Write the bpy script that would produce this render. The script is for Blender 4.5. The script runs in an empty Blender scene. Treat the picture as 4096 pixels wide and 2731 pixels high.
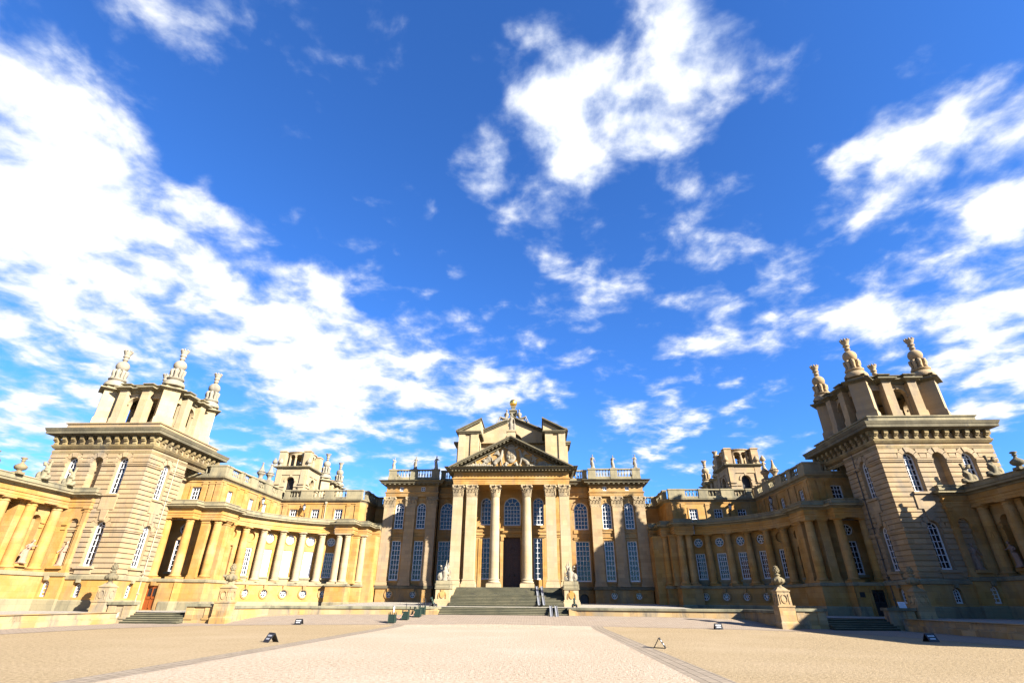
import bpy, math, random
from math import sin, cos, pi, sqrt, radians, atan2
from mathutils import Vector, Matrix
random.seed(11)
SC = bpy.context.scene
COL = SC.collection

# ------------------------------------------------------------------ objects
def tag(o, label=None, cat=None, group=None, kind=None):
    if label: o['label'] = label
    if cat: o['category'] = cat
    if group: o['group'] = group
    if kind: o['kind'] = kind
    return o

def thing(name, loc, label, cat, group=None):
    o = bpy.data.objects.new(name, None)
    o.empty_display_size = 0.5
    COL.objects.link(o); o.location = loc
    return tag(o, label, cat, group)

def wloc(o):
    v = Vector((0, 0, 0))
    while o: v = v + o.location; o = o.parent
    return v

class MB:
    """collects faces, then links them as ONE mesh object; sg=-1 mirrors in x"""
    def __init__(s, sg=1): s.v = []; s.f = []; s.sm = []; s.sg = sg
    def add(s, vs, fs, smooth=False):
        n = len(s.v); s.v += [tuple(v) for v in vs]
        s.f += [tuple(i+n for i in f) for f in fs]; s.sm += [smooth]*len(fs)
    def quad(s, a, b, c, d): s.add([a, b, c, d], [(0, 1, 2, 3)])
    def box(s, x0, x1, y0, y1, z0, z1):
        if x0 > x1: x0, x1 = x1, x0
        if y0 > y1: y0, y1 = y1, y0
        s.add([(x0,y0,z0),(x1,y0,z0),(x1,y1,z0),(x0,y1,z0),(x0,y0,z1),(x1,y0,z1),(x1,y1,z1),(x0,y1,z1)],
              [(3,2,1,0),(4,5,6,7),(0,1,5,4),(1,2,6,5),(2,3,7,6),(3,0,4,7)])
    def hexa(s, p):
        s.add(p, [(3,2,1,0),(4,5,6,7),(0,1,5,4),(1,2,6,5),(2,3,7,6),(3,0,4,7)])
    def prism(s, poly, z0, z1):
        n = len(poly)
        s.add([(x,y,z0) for x,y in poly]+[(x,y,z1) for x,y in poly],
              [tuple(range(n-1,-1,-1)), tuple(range(n,2*n))]+[(i,(i+1)%n,(i+1)%n+n,i+n) for i in range(n)])
    def frustum(s, cx, cy, z0, z1, a0, b0, a1, b1):
        s.hexa([(cx-a0,cy-b0,z0),(cx+a0,cy-b0,z0),(cx+a0,cy+b0,z0),(cx-a0,cy+b0,z0),
                (cx-a1,cy-b1,z1),(cx+a1,cy-b1,z1),(cx+a1,cy+b1,z1),(cx-a1,cy+b1,z1)])
    def lathe(s, cx, cy, z0, prof, seg=16, smooth=True):
        n = len(prof); vs = []
        for (r, z) in prof:
            for k in range(seg):
                a = 2*pi*k/seg; vs.append((cx+r*cos(a), cy+r*sin(a), z0+z))
        fs = []
        for i in range(n-1):
            for k in range(seg):
                k2 = (k+1) % seg
                fs.append((i*seg+k, i*seg+k2, (i+1)*seg+k2, (i+1)*seg+k))
        s.add(vs, fs, smooth)
        s.add([vs[k] for k in range(seg)], [tuple(range(seg-1,-1,-1))])
        s.add([vs[(n-1)*seg+k] for k in range(seg)], [tuple(range(seg))])
    def tube(s, pts, seg=8, smooth=True):
        """pts (x,y,z,r): capped tube through the points"""
        P = [Vector(p[:3]) for p in pts]; vs = []
        n = len(P); up = Vector((0,0,1)); pa = None
        for i in range(n):
            t = (P[min(i+1,n-1)]-P[max(i-1,0)])
            t = t.normalized() if t.length > 1e-9 else Vector((0,0,1))
            if pa is None:
                a = t.cross(up)
                if a.length < 1e-3: a = t.cross(Vector((1,0,0)))
            else:
                a = pa - t*pa.dot(t)
            a.normalize(); pa = a; b = t.cross(a)
            for k in range(seg):
                q = 2*pi*k/seg; vs.append(tuple(P[i]+(a*cos(q)+b*sin(q))*pts[i][3]))
        fs = [(i*seg+k, i*seg+(k+1)%seg, (i+1)*seg+(k+1)%seg, (i+1)*seg+k) for i in range(n-1) for k in range(seg)]
        s.add(vs, fs, smooth)
        s.add(vs[:seg], [tuple(range(seg))]); s.add(vs[-seg:], [tuple(range(seg-1,-1,-1))])
    def ell(s, c, r, seg=14, rings=8):
        if not hasattr(r, '__len__'): r = (r, r, r)
        vs = [(c[0], c[1], c[2]-r[2])]
        for i in range(1, rings):
            a = -pi/2+pi*i/rings
            for k in range(seg):
                q = 2*pi*k/seg; vs.append((c[0]+r[0]*cos(a)*cos(q), c[1]+r[1]*cos(a)*sin(q), c[2]+r[2]*sin(a)))
        vs.append((c[0], c[1], c[2]+r[2])); fs = []
        for k in range(seg): fs.append((0, 1+(k+1)%seg, 1+k))
        for i in range(rings-2):
            for k in range(seg):
                a = 1+i*seg; fs.append((a+k, a+(k+1)%seg, a+seg+(k+1)%seg, a+seg+k))
        a = 1+(rings-2)*seg
        for k in range(seg): fs.append((a+k, a+(k+1)%seg, len(vs)-1))
        s.add(vs, fs, True)
    def sweep(s, path, prof, closed=False, cap=True):
        """prof (out,z) carried along the plan path; outward is right of travel, corners mitred"""
        n = len(path); offs = []
        def nrm(a, b):
            dx, dy = b[0]-a[0], b[1]-a[1]; L = sqrt(dx*dx+dy*dy); return (dy/L, -dx/L)
        for i in range(n):
            if closed: n1 = nrm(path[i-1], path[i]); n2 = nrm(path[i], path[(i+1) % n])
            else:
                n1 = nrm(path[i-1], path[i]) if i > 0 else None
                n2 = nrm(path[i], path[i+1]) if i < n-1 else None
                n1 = n1 or n2; n2 = n2 or n1
            k = 1+n1[0]*n2[0]+n1[1]*n2[1]
            offs.append(((n1[0]+n2[0])/k, (n1[1]+n2[1])/k))
        m = len(prof)
        vs = [(path[i][0]+offs[i][0]*o, path[i][1]+offs[i][1]*o, z) for i in range(n) for (o, z) in prof]
        fs = []
        for i in range(n if closed else n-1):
            i2 = (i+1) % n
            for j in range(m-1):
                fs.append((i*m+j, i2*m+j, i2*m+j+1, i*m+j+1))
        s.add(vs, fs)
        if cap and not closed:
            s.add(vs[:m], [tuple(range(m-1,-1,-1))]); s.add(vs[-m:], [tuple(range(m))])
    # ---- things laid out in a wall frame
    def fbox(s, F, u0, u1, z0, z1, d0, d1):
        P = F.P
        s.hexa([P(u0,z0,d1),P(u1,z0,d1),P(u1,z0,d0),P(u0,z0,d0),P(u0,z1,d1),P(u1,z1,d1),P(u1,z1,d0),P(u0,z1,d0)])
    def fpoly(s, F, pts, d0, d1):
        n = len(pts)
        s.add([F.P(u,z,d1) for u,z in pts]+[F.P(u,z,d0) for u,z in pts],
              [tuple(range(n))]+[(i, i+n, (i+1)%n+n, (i+1)%n) for i in range(n)])
    def build(s, name, mat, parent=None):
        me = bpy.data.meshes.new(name)
        vs = s.v; fs = s.f
        if s.sg < 0:
            vs = [(-x, y, z) for x, y, z in vs]; fs = [tuple(reversed(f)) for f in fs]
        me.from_pydata(vs, [], fs)
        me.polygons.foreach_set('use_smooth', s.sm)
        me.materials.append(mat); me.update()
        o = bpy.data.objects.new(name, me); COL.objects.link(o)
        if parent:
            o.parent = parent; o.location = -wloc(parent)
        return o

class Plane:
    def __init__(s, p0, p1):
        s.p0 = p0; dx, dy = p1[0]-p0[0], p1[1]-p0[1]; s.L = sqrt(dx*dx+dy*dy)
        s.t = (dx/s.L, dy/s.L); s.n = (s.t[1], -s.t[0])
    def P(s, u, z, d=0.0):
        return (s.p0[0]+s.t[0]*u+s.n[0]*d, s.p0[1]+s.t[1]*u+s.n[1]*d, z)
    sub = None
class Arc:
    """concave wall seen from its centre; u runs from angle a1 down to a0 (degrees)"""
    def __init__(s, c, r, a1, a0):
        s.c = c; s.r = r; s.a1 = radians(a1); s.L = r*radians(a1-a0)
    def P(s, u, z, d=0.0):
        a = s.a1-u/s.r; r = s.r-d
        return (s.c[0]+r*cos(a), s.c[1]+r*sin(a), z)
    def u(s, deg): return (s.a1-radians(deg))*s.r
    sub = 0.5

class Op:
    def __init__(s, uc, w, zb, zt, kind='rect', depth=0.3, nx=3, nz=6, blind=False):
        s.uc=uc; s.w=w; s.zb=zb; s.zt=zt; s.kind=kind; s.depth=depth; s.nx=nx; s.nz=nz; s.blind=blind
        s.ua=uc-w/2; s.ub=uc+w/2
    def top(s, u):
        if s.kind == 'rect': return s.zt
        r = s.w/2; x = max(-r, min(r, u-s.uc)); return s.zt-r+sqrt(max(0, r*r-x*x))
    def bot(s, u):
        if s.kind != 'circ': return s.zb
        r = s.w/2; x = max(-r, min(r, u-s.uc)); return s.zt-r-sqrt(max(0, r*r-x*x))
    def outline(s, n=12, inset=0.0):
        r = s.w/2-inset; c = s.zt-s.w/2
        if s.kind == 'circ':
            return [(s.uc+r*cos(2*pi*k/(2*n)), c+r*sin(2*pi*k/(2*n))) for k in range(2*n)]
        if s.kind == 'rect':
            return [(s.ua+inset, s.zb+inset), (s.ub-inset, s.zb+inset), (s.ub-inset, s.zt-inset), (s.ua+inset, s.zt-inset)]
        return [(s.ua+inset, s.zb+inset), (s.ub-inset, s.zb+inset)]+[(s.uc+r*cos(pi*k/n), c+r*sin(pi*k/n)) for k in range(n+1)]

def wall(mb, F, u0, u1, z0, z1, ops=(), d=0.0):
    """wall face with real openings and reveals"""
    br = {u0, u1}
    for o in ops:
        br |= {o.ua, o.ub}
        if o.kind != 'rect':
            for k in range(1, 10): br.add(o.uc-o.w/2*cos(pi*k/10))
    if F.sub:
        k = u0
        while k < u1: br.add(k); k += F.sub
    br = sorted(b for b in br if u0-1e-9 <= b <= u1+1e-9)
    for a, b in zip(br[:-1], br[1:]):
        if b-a < 1e-6: continue
        m = (a+b)/2
        cov = sorted([o for o in ops if o.ua < m < o.ub], key=lambda o: o.zb)
        la = lb = z0
        for o in cov:
            mb.add([F.P(a,la,d),F.P(b,lb,d),F.P(b,o.bot(b),d),F.P(a,o.bot(a),d)], [(0,1,2,3)])
            la, lb = o.top(a), o.top(b)
        mb.add([F.P(a,la,d),F.P(b,lb,d),F.P(b,z1,d),F.P(a,z1,d)], [(0,1,2,3)])
    for o in ops:
        pts = o.outline(); n = len(pts)
        for i in range(n):
            p, q = pts[i], pts[(i+1) % n]
            mb.add([F.P(p[0],p[1],d-o.depth),F.P(q[0],q[1],d-o.depth),F.P(q[0],q[1],d),F.P(p[0],p[1],d)], [(0,1,2,3)])
        if o.blind:
            mb.add([F.P(u,z,d-o.depth+0.002) for u, z in pts], [tuple(range(n))])

def window(parent, F, o, sg, d=0.0, pane=None, name='window', fw=0.1, bw=0.05, spokes=6):
    """glazing bars and frame as one part, the glass as its sub-part"""
    m = MB(sg); g = d-o.depth
    r = o.w/2; c = o.zt-r
    def ring(R, w, a0, a1, n):
        for k in range(n):
            b0 = a0+(a1-a0)*k/n; b1 = a0+(a1-a0)*(k+1)/n
            q = [(o.uc+R*cos(b0), c+R*sin(b0)), (o.uc+(R)*cos(b1), c+(R)*sin(b1)), (o.uc+(R-w)*cos(b1), c+(R-w)*sin(b1)), (o.uc+(R-w)*cos(b0), c+(R-w)*sin(b0))]
            m.fpoly(F, q[::-1], g+0.01, g+0.10)
    def spoke(a, r0, r1, w):
        ca, sa = cos(a), sin(a)
        q = [(o.uc+r0*ca-w/2*sa, c+r0*sa+w/2*ca), (o.uc+r0*ca+w/2*sa, c+r0*sa-w/2*ca), (o.uc+r1*ca+w/2*sa, c+r1*sa-w/2*ca), (o.uc+r1*ca-w/2*sa, c+r1*sa+w/2*ca)]
        m.fpoly(F, q, g+0.012, g+0.08)
    if o.kind == 'circ':
        ring(r, fw, 0, 2*pi, 20); ring(r*0.34, bw*1.2, 0, 2*pi, 12)
        for k in range(spokes): spoke(pi/2+2*pi*k/spokes, r*0.28, r-fw*0.5, bw)
    else:
        zt = o.zt if o.kind == 'rect' else c
        m.fbox(F, o.ua, o.ua+fw, o.zb, zt, g+0.01, g+0.10); m.fbox(F, o.ub-fw, o.ub, o.zb, zt, g+0.01, g+0.10)
        m.fbox(F, o.ua+fw, o.ub-fw, o.zb, o.zb+fw*1.5, g+0.01, g+0.13)
        if o.kind == 'rect': m.fbox(F, o.ua+fw, o.ub-fw, zt-fw, zt, g+0.01, g+0.10)
        else:
            m.fbox(F, o.ua+fw, o.ub-fw, zt-bw/2, zt+bw/2, g+0.01, g+0.09)
            ring(r, fw, 0, pi, 14); ring(r*0.42, bw, 0, pi, 8)
            for a in ((pi/3, 2*pi/3) if o.nx < 4 else (pi/4, pi/2, 3*pi/4)): spoke(a, r*0.38, r-fw*0.5, bw)
        for k in range(1, o.nx):
            u = o.ua+fw+(o.w-2*fw)*k/o.nx; m.fbox(F, u-bw/2, u+bw/2, o.zb+fw, zt, g+0.012, g+0.08)
        for k in range(1, o.nz):
            z = o.zb+fw+(zt-o.zb-fw)*k/o.nz; m.fbox(F, o.ua+fw, o.ub-fw, z-bw/2, z+bw/2, g+0.014, g+0.075)
    w = m.build(name, M['white_paint'], parent)
    p = MB(sg)
    pts = o.outline(inset=0.02)
    p.add([F.P(u, z, g+0.03) for u, z in pts], [tuple(range(len(pts)))])
    p.build('pane', pane or M['glass'], w)
    return w

def sculpt(m, name, mat, parent=None, voxel=0.035):
    """fuse overlapping solids into one continuous surface"""
    o = m.build(name, mat)
    md = o.modifiers.new('r', 'REMESH'); md.mode = 'VOXEL'; md.voxel_size = voxel
    m2 = o.modifiers.new('s', 'SMOOTH'); m2.iterations = 2; m2.factor = 0.4
    dg = bpy.context.evaluated_depsgraph_get()
    me = bpy.data.meshes.new_from_object(o.evaluated_get(dg))
    bpy.data.objects.remove(o)
    me.polygons.foreach_set('use_smooth', [True]*len(me.polygons))
    n = bpy.data.objects.new(name, me); COL.objects.link(n)
    if not me.materials: me.materials.append(mat)
    if parent: n.parent = parent; n.location = -wloc(parent)
    return n

# ------------------------------------------------------------------ materials
M = {}
def newmat(name, base=(0.5,0.5,0.5), rough=0.8, metal=0.0, spec=0.3):
    m = bpy.data.materials.new(name); m.use_nodes = True
    b = m.node_tree.nodes['Principled BSDF']
    b.inputs['Base Color'].default_value = (*base, 1); b.inputs['Roughness'].default_value = rough
    b.inputs['Metallic'].default_value = metal; b.inputs['Specular IOR Level'].default_value = spec
    M[name] = m; return m, m.node_tree.nodes, m.node_tree.links, b

def mixc(N, L, a, b, fac, mode='MIX'):
    x = N.new('ShaderNodeMix'); x.data_type = 'RGBA'; x.blend_type = mode
    for i, v in ((6, a), (7, b)):
        if isinstance(v, tuple): x.inputs[i].default_value = (*v, 1)
        else: L.new(v, x.inputs[i])
    if isinstance(fac, (int, float)): x.inputs[0].default_value = fac
    else: L.new(fac, x.inputs[0])
    return x.outputs[2]
def ramp(N, L, src, a, b):
    r = N.new('ShaderNodeMapRange'); L.new(src, r.inputs[0]); r.inputs[1].default_value = a; r.inputs[2].default_value = b
    r.interpolation_type = 'SMOOTHSTEP'; return r.outputs[0]
def noise(N, L, vec, scale, detail=4, rough=0.6, dist=0.0):
    n = N.new('ShaderNodeTexNoise'); n.inputs['Scale'].default_value = scale; n.inputs['Detail'].default_value = detail
    n.inputs['Roughness'].default_value = rough; n.inputs['Distortion'].default_value = dist
    L.new(vec, n.inputs['Vector']); return n.outputs['Fac']
def vmul(N, L, v, s):
    x = N.new('ShaderNodeVectorMath'); x.operation = 'MULTIPLY'; L.new(v, x.inputs[0]); x.inputs[1].default_value = s; return x.outputs[0]

def stone(name, c1, c2, grey=(0.30,0.26,0.20), gfac=0.35, soot=0.25, bw=0.95, bh=0.42, blk=0.16, rough=0.88):
    m, N, L, b = newmat(name, c1, rough, spec=0.15)
    g = N.new('ShaderNodeNewGeometry'); P = g.outputs['Position']
    sp = N.new('ShaderNodeSeparateXYZ'); L.new(P, sp.inputs[0])
    ad = N.new('ShaderNodeMath'); L.new(sp.outputs[0], ad.inputs[0]); L.new(sp.outputs[1], ad.inputs[1])
    cb = N.new('ShaderNodeCombineXYZ'); L.new(ad.outputs[0], cb.inputs[0]); L.new(sp.outputs[2], cb.inputs[1])
    br = N.new('ShaderNodeTexBrick'); L.new(cb.outputs[0], br.inputs['Vector'])
    br.inputs['Scale'].default_value = 1; br.inputs['Brick Width'].default_value = bw; br.inputs['Row Height'].default_value = bh
    br.inputs['Mortar Size'].default_value = 0.008; br.inputs['Mortar Smooth'].default_value = 0.3
    k = blk
    br.inputs['Color1'].default_value = (1-k, 1-k, 1-k, 1); br.inputs['Color2'].default_value = (1+k*0.6, 1+k*0.6, 1+k*0.6, 1)
    br.inputs['Mortar'].default_value = (0.72, 0.70, 0.68, 1)
    base = mixc(N, L, c1, c2, ramp(N, L, noise(N, L, P, 0.42, 5, 0.65), 0.38, 0.66))
    base = mixc(N, L, base, br.outputs['Color'], 1.0, 'MULTIPLY')
    st = vmul(N, L, P, (1.0, 1.0, 0.28))
    base = mixc(N, L, base, grey, mulf(N, L, ramp(N, L, noise(N, L, st, 0.55, 7, 0.72), 0.44, 0.66), gfac))
    base = mixc(N, L, base, (0.05,0.045,0.04), mulf(N, L, ramp(N, L, noise(N, L, st, 1.1, 8, 0.74, 0.5), 0.53, 0.70), soot))
    L.new(base, b.inputs['Base Color'])
    bp = N.new('ShaderNodeBump'); bp.inputs['Strength'].default_value = 0.35; bp.inputs['Distance'].default_value = 0.05
    L.new(noise(N, L, P, 7, 6, 0.7), bp.inputs['Height']); L.new(bp.outputs[0], b.inputs['Normal'])
    return m
def mulf(N, L, s, f):
    x = N.new('ShaderNodeMath'); x.operation = 'MULTIPLY'; L.new(s, x.inputs[0]); x.inputs[1].default_value = f; return x.outputs[0]

stone('ochre_stone', (0.262,0.136,0.033), (0.289,0.175,0.066), (0.158,0.118,0.070), 0.41, 0.26)
stone('ochre_stone_old', (0.218,0.118,0.035), (0.245,0.158,0.066), (0.131,0.105,0.066), 0.74, 0.57)
stone('pale_stone', (0.271,0.210,0.126), (0.262,0.188,0.096), (0.183,0.158,0.114), 0.47, 0.23, 1.1, 0.55, 0.10)
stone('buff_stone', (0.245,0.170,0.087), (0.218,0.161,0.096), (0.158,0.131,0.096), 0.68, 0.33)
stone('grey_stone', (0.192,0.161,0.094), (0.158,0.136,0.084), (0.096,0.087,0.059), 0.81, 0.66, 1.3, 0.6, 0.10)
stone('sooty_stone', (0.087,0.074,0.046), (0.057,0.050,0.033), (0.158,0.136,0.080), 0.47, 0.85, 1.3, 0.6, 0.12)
stone('statue_stone', (0.195,0.172,0.130), (0.169,0.143,0.101), (0.097,0.088,0.071), 0.68, 0.32, 50, 50, 0.0)
stone('pink_statue_stone', (0.227,0.148,0.105), (0.210,0.131,0.087), (0.131,0.105,0.087), 0.41, 0.23, 50, 50, 0.0)
stone('urn_stone', (0.148,0.118,0.066), (0.114,0.092,0.052), (0.057,0.052,0.035), 0.81, 0.57, 50, 50, 0.0)
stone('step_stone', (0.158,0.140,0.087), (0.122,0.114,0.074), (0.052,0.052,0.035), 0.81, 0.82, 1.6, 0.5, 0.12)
stone('terrace_wall_stone', (0.254,0.183,0.096), (0.271,0.158,0.052), (0.148,0.126,0.092), 0.90, 0.85, 1.1, 0.3, 0.25)
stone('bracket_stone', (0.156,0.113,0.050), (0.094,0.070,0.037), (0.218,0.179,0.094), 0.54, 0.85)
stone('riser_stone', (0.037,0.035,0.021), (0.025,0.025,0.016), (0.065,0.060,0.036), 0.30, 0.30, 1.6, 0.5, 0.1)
newmat('white_paint', (0.42,0.42,0.42), 0.5)
stone('capital_stone', (0.24,0.18,0.10), (0.17,0.13,0.08), (0.07,0.06,0.045), 0.7, 0.4, 50, 50, 0.0)
newmat('lead_grey', (0.20,0.20,0.21), 0.55)
newmat('pipe_paint', (0.24,0.20,0.14), 0.6)
newmat('pipe_dark', (0.05,0.045,0.04), 0.6)
m_, N, L, b = newmat('glass', (0.006,0.008,0.012), 0.07, spec=0.45)
bp = N.new('ShaderNodeBump'); bp.inputs['Strength'].default_value = 0.12; bp.inputs['Distance'].default_value = 0.05
g = N.new('ShaderNodeNewGeometry'); L.new(noise(N, L, g.outputs['Position'], 2.2, 2), bp.inputs['Height']); L.new(bp.outputs[0], b.inputs['Normal'])
newmat('blind_glass', (0.15,0.155,0.17), 0.25, spec=0.4)  # pale base colour paints in bright cloud and sun reflected by left panes
newmat('gold', (0.75,0.45,0.10), 0.38, 1.0)
newmat('black_paint', (0.012,0.012,0.013), 0.45)
newmat('dark_green_paint', (0.010,0.022,0.016), 0.5)
newmat('bronze', (0.05,0.075,0.06), 0.5, 0.6)
newmat('iron', (0.02,0.02,0.02), 0.6)
newmat('aluminium', (0.22,0.23,0.245), 0.45, 0.3)
newmat('lamp_glass', (0.30,0.32,0.34), 0.15)
newmat('rope', (0.30,0.17,0.10), 0.9)
newmat('paper', (0.45,0.46,0.48), 0.6)
def wood(name, c1, c2):
    m, N, L, b = newmat(name, c1, 0.5)
    g = N.new('ShaderNodeNewGeometry')
    L.new(mixc(N, L, c1, c2, ramp(N, L, noise(N, L, vmul(N, L, g.outputs['Position'], (9,9,0.9)), 1.5, 5), 0.35, 0.7)), b.inputs['Base Color'])
wood('dark_oak', (0.026,0.009,0.004), (0.05,0.018,0.008))
wood('orange_oak', (0.17,0.040,0.006), (0.12,0.027,0.005))

# gravel / paving
def ground_mat(name, c1, c2, c3, fine):
    m, N, L, b = newmat(name, c1, 0.95, spec=0.1)
    g = N.new('ShaderNodeNewGeometry'); P = g.outputs['Position']
    base = mixc(N, L, c1, c2, ramp(N, L, noise(N, L, P, fine, 3, 0.7), 0.36, 0.66))
    base = mixc(N, L, base, c3, mulf(N, L, ramp(N, L, noise(N, L, P, 0.13, 6, 0.62), 0.42, 0.72), 0.55))
    base = mixc(N, L, base, (0.22,0.15,0.09), mulf(N, L, ramp(N, L, noise(N, L, P, fine*1.7, 2, 0.6), 0.60, 0.74), 0.6))
    L.new(base, b.inputs['Base Color'])
    bp = N.new('ShaderNodeBump'); bp.inputs['Strength'].default_value = 0.9; bp.inputs['Distance'].default_value = 0.05
    L.new(noise(N, L, P, fine*1.3, 4, 0.75), bp.inputs['Height']); L.new(bp.outputs[0], b.inputs['Normal'])
ground_mat('gravel_pale', (0.36,0.29,0.215), (0.23,0.17,0.11), (0.36,0.30,0.235), 9)
ground_mat('gravel_tan', (0.285,0.215,0.125), (0.18,0.13,0.07), (0.30,0.23,0.145), 9)
ground_mat('flagstone', (0.26,0.235,0.19), (0.21,0.19,0.155), (0.29,0.26,0.21), 5)
def paver(name, c1, c2, mortar, w, h, rot=0.0):
    m, N, L, b = newmat(name, c1, 0.9, spec=0.12)
    g = N.new('ShaderNodeNewGeometry'); P = g.outputs['Position']
    mp = N.new('ShaderNodeMapping'); L.new(P, mp.inputs[0]); mp.inputs['Rotation'].default_value = (0, 0, rot)
    br = N.new('ShaderNodeTexBrick'); L.new(mp.outputs[0], br.inputs['Vector']); br.inputs['Scale'].default_value = 1
    br.inputs['Brick Width'].default_value = w; br.inputs['Row Height'].default_value = h; br.inputs['Mortar Size'].default_value = 0.018
    br.inputs['Color1'].default_value = (*c1, 1); br.inputs['Color2'].default_value = (*c2, 1); br.inputs['Mortar'].default_value = (*mortar, 1)
    base = mixc(N, L, br.outputs['Color'], (0.20,0.17,0.14), mulf(N, L, ramp(N, L, noise(N, L, P, 0.5, 6, 0.7), 0.5, 0.75), 0.5))
    L.new(base, b.inputs['Base Color'])
    bp = N.new('ShaderNodeBump'); bp.inputs['Strength'].default_value = 0.5; bp.inputs['Distance'].default_value = 0.03
    L.new(br.outputs['Fac'], bp.inputs['Height']); bp.invert = True; L.new(bp.outputs[0], b.inputs['Normal'])
paver('brick_paving', (0.235,0.185,0.135), (0.20,0.155,0.115), (0.12,0.095,0.07), 0.42, 0.2)
paver('kerb_paving', (0.225,0.18,0.13), (0.18,0.145,0.105), (0.08,0.065,0.05), 0.34, 0.28, pi/2)

# ------------------------------------------------------------------ classical pieces
def torus_prof(r, z, h, n=5):
    return [(r+h/2*sin(pi*k/n), z+h*k/n) for k in range(n+1)]

def corinthian(mb, cx, cy, z0, z1, hx, hy, rnd=False, sides=None):
    """bell, two rows of curled leaves, corner volutes and abacus"""
    h = z1-z0
    if rnd: mb.lathe(cx, cy, z0, [(hx*0.96,0),(hx*0.98,h*0.5),(hx*1.12,h*0.84)], 16)
    else: mb.frustum(cx, cy, z0, z0+h*0.86, hx*0.97, hy*0.97, hx*1.06, hy*1.06)
    mb.box(cx-hx*1.1, cx+hx*1.1, cy-hy*1.1, cy+hy*1.1, z0-0.09, z0) if not rnd else mb.lathe(cx, cy, z0-0.09, [(hx*1.08,0),(hx*1.12,.045),(hx*1.08,.09)], 16)
    def leaf(px, py, nx, ny, zb, lh, w):
        tx, ty = -ny, nx
        sec = [(0.0,0.02,1.0),(0.5,0.05,1.0),(0.8,0.13,0.9),(1.0,0.25,0.65),(0.93,0.33,0.4)]
        vs = []
        for (q, o, ww) in sec:
            for e in (-1, 1):
                vs.append((px+nx*o*lh+tx*w/2*ww*e, py+ny*o*lh+ty*w/2*ww*e, zb+lh*q))
            for e in (1, -1):
                vs.append((px+nx*(o*lh-0.05)+tx*w/2*ww*e, py+ny*(o*lh-0.05)+ty*w/2*ww*e, zb+lh*q-0.02))
        fs = [(4*i+k, 4*i+(k+1)%4, 4*i+4+(k+1)%4, 4*i+4+k) for i in range(4) for k in range(4)]+[(16,17,18,19)]
        mb.add(vs, fs)
    if rnd:
        for row in range(2):
            for k in range(8):
                a = 2*pi*(k+row*0.5)/8; leaf(cx+cos(a)*hx, cy+sin(a)*hx, cos(a), sin(a), z0+h*(0.0 if row == 0 else 0.04), h*(0.36 if row == 0 else 0.64), hx*0.55)
    else:
        for (nx, ny, hw, hd) in ((0,-1,hx,hy),(0,1,hx,hy),(-1,0,hy,hx),(1,0,hy,hx)):
            for row, us in ((0,(-0.66,0,0.66)),(1,(-0.95,-0.33,0.33,0.95))):
                for u in us:
                    leaf(cx+nx*hd-ny*u*hw, cy+ny*hd+nx*u*hw, nx, ny, z0+h*(0 if row == 0 else 0.04), h*(0.36 if row == 0 else 0.64), hw*0.5)
    for ex in (-1, 1):
        for ey in (-1, 1):
            mb.tube([(cx+ex*hx*0.7, cy+ey*hy*0.7, z0+h*0.5, 0.05),(cx+ex*hx*1.12, cy+ey*hy*1.12, z0+h*0.8, 0.07)], 6)
            mb.ell((cx+ex*hx*1.18, cy+ey*hy*1.18, z0+h*0.80), (h*0.11, h*0.11, h*0.12), 8, 6)
    for (ox, oy) in ((0,-1),(0,1),(-1,0),(1,0)):
        mb.ell((cx+ox*hx*1.2, cy+oy*hy*1.2, z0+h*0.90), h*0.09, 8, 5)
    ax, ay = hx*1.30, hy*1.30
    pts = []
    for (a, b) in (((-ax,-ay),(ax,-ay)),((ax,-ay),(ax,ay)),((ax,ay),(-ax,ay)),((-ax,ay),(-ax,-ay))):
        for t in (0.0, 0.3, 0.5, 0.7):
            x = a[0]+(b[0]-a[0])*t; y = a[1]+(b[1]-a[1])*t; k = 1-0.16*(1-abs(t-0.5)*2) if t else 1
            pts.append((cx+x*(k if a[0]==b[0] else 1), cy+y*(k if a[1]==b[1] else 1)))
    mb.prism(pts, z0+h*0.88, z1)

def attic_base(mb, cx, cy, z0, z1, hx, hy=None, rnd=True, pl=0.35):
    h = z1-z0; hy = hy or hx
    k = 0.16
    mb.box(cx-hx-k, cx+hx+k, cy-hy-k, cy+hy+k, z0, z0+h*pl)
    if rnd:
        zz = z0+h*pl; q = h*(1-pl)
        mb.lathe(cx, cy, zz, torus_prof(hx+0.07, 0, q*0.42)+[(hx+0.05, q*0.45),(hx+0.03, q*0.62)]+torus_prof(hx+0.03, q*0.64, q*0.28)+[(hx, q)], 20)
    else:
        z = z0+h*pl
        for (e, a, b) in ((0.14,0,0.34),(0.06,0.34,0.62),(0.10,0.62,0.86),(0.03,0.86,1.0)):
            mb.box(cx-hx-e, cx+hx+e, cy-hy-e, cy+hy+e, z+(z1-z)*a, z+(z1-z)*b)

def shaft(mb, cx, cy, z0, z1, r0, r1, seg=24):
    n = 8; pr = []
    for k in range(n+1):
        t = k/n; pr.append((r0-(r0-r1)*max(0,(t-0.25)/0.75)**1.6, (z1-z0)*t))
    mb.lathe(cx, cy, z0, pr, seg)

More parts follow.
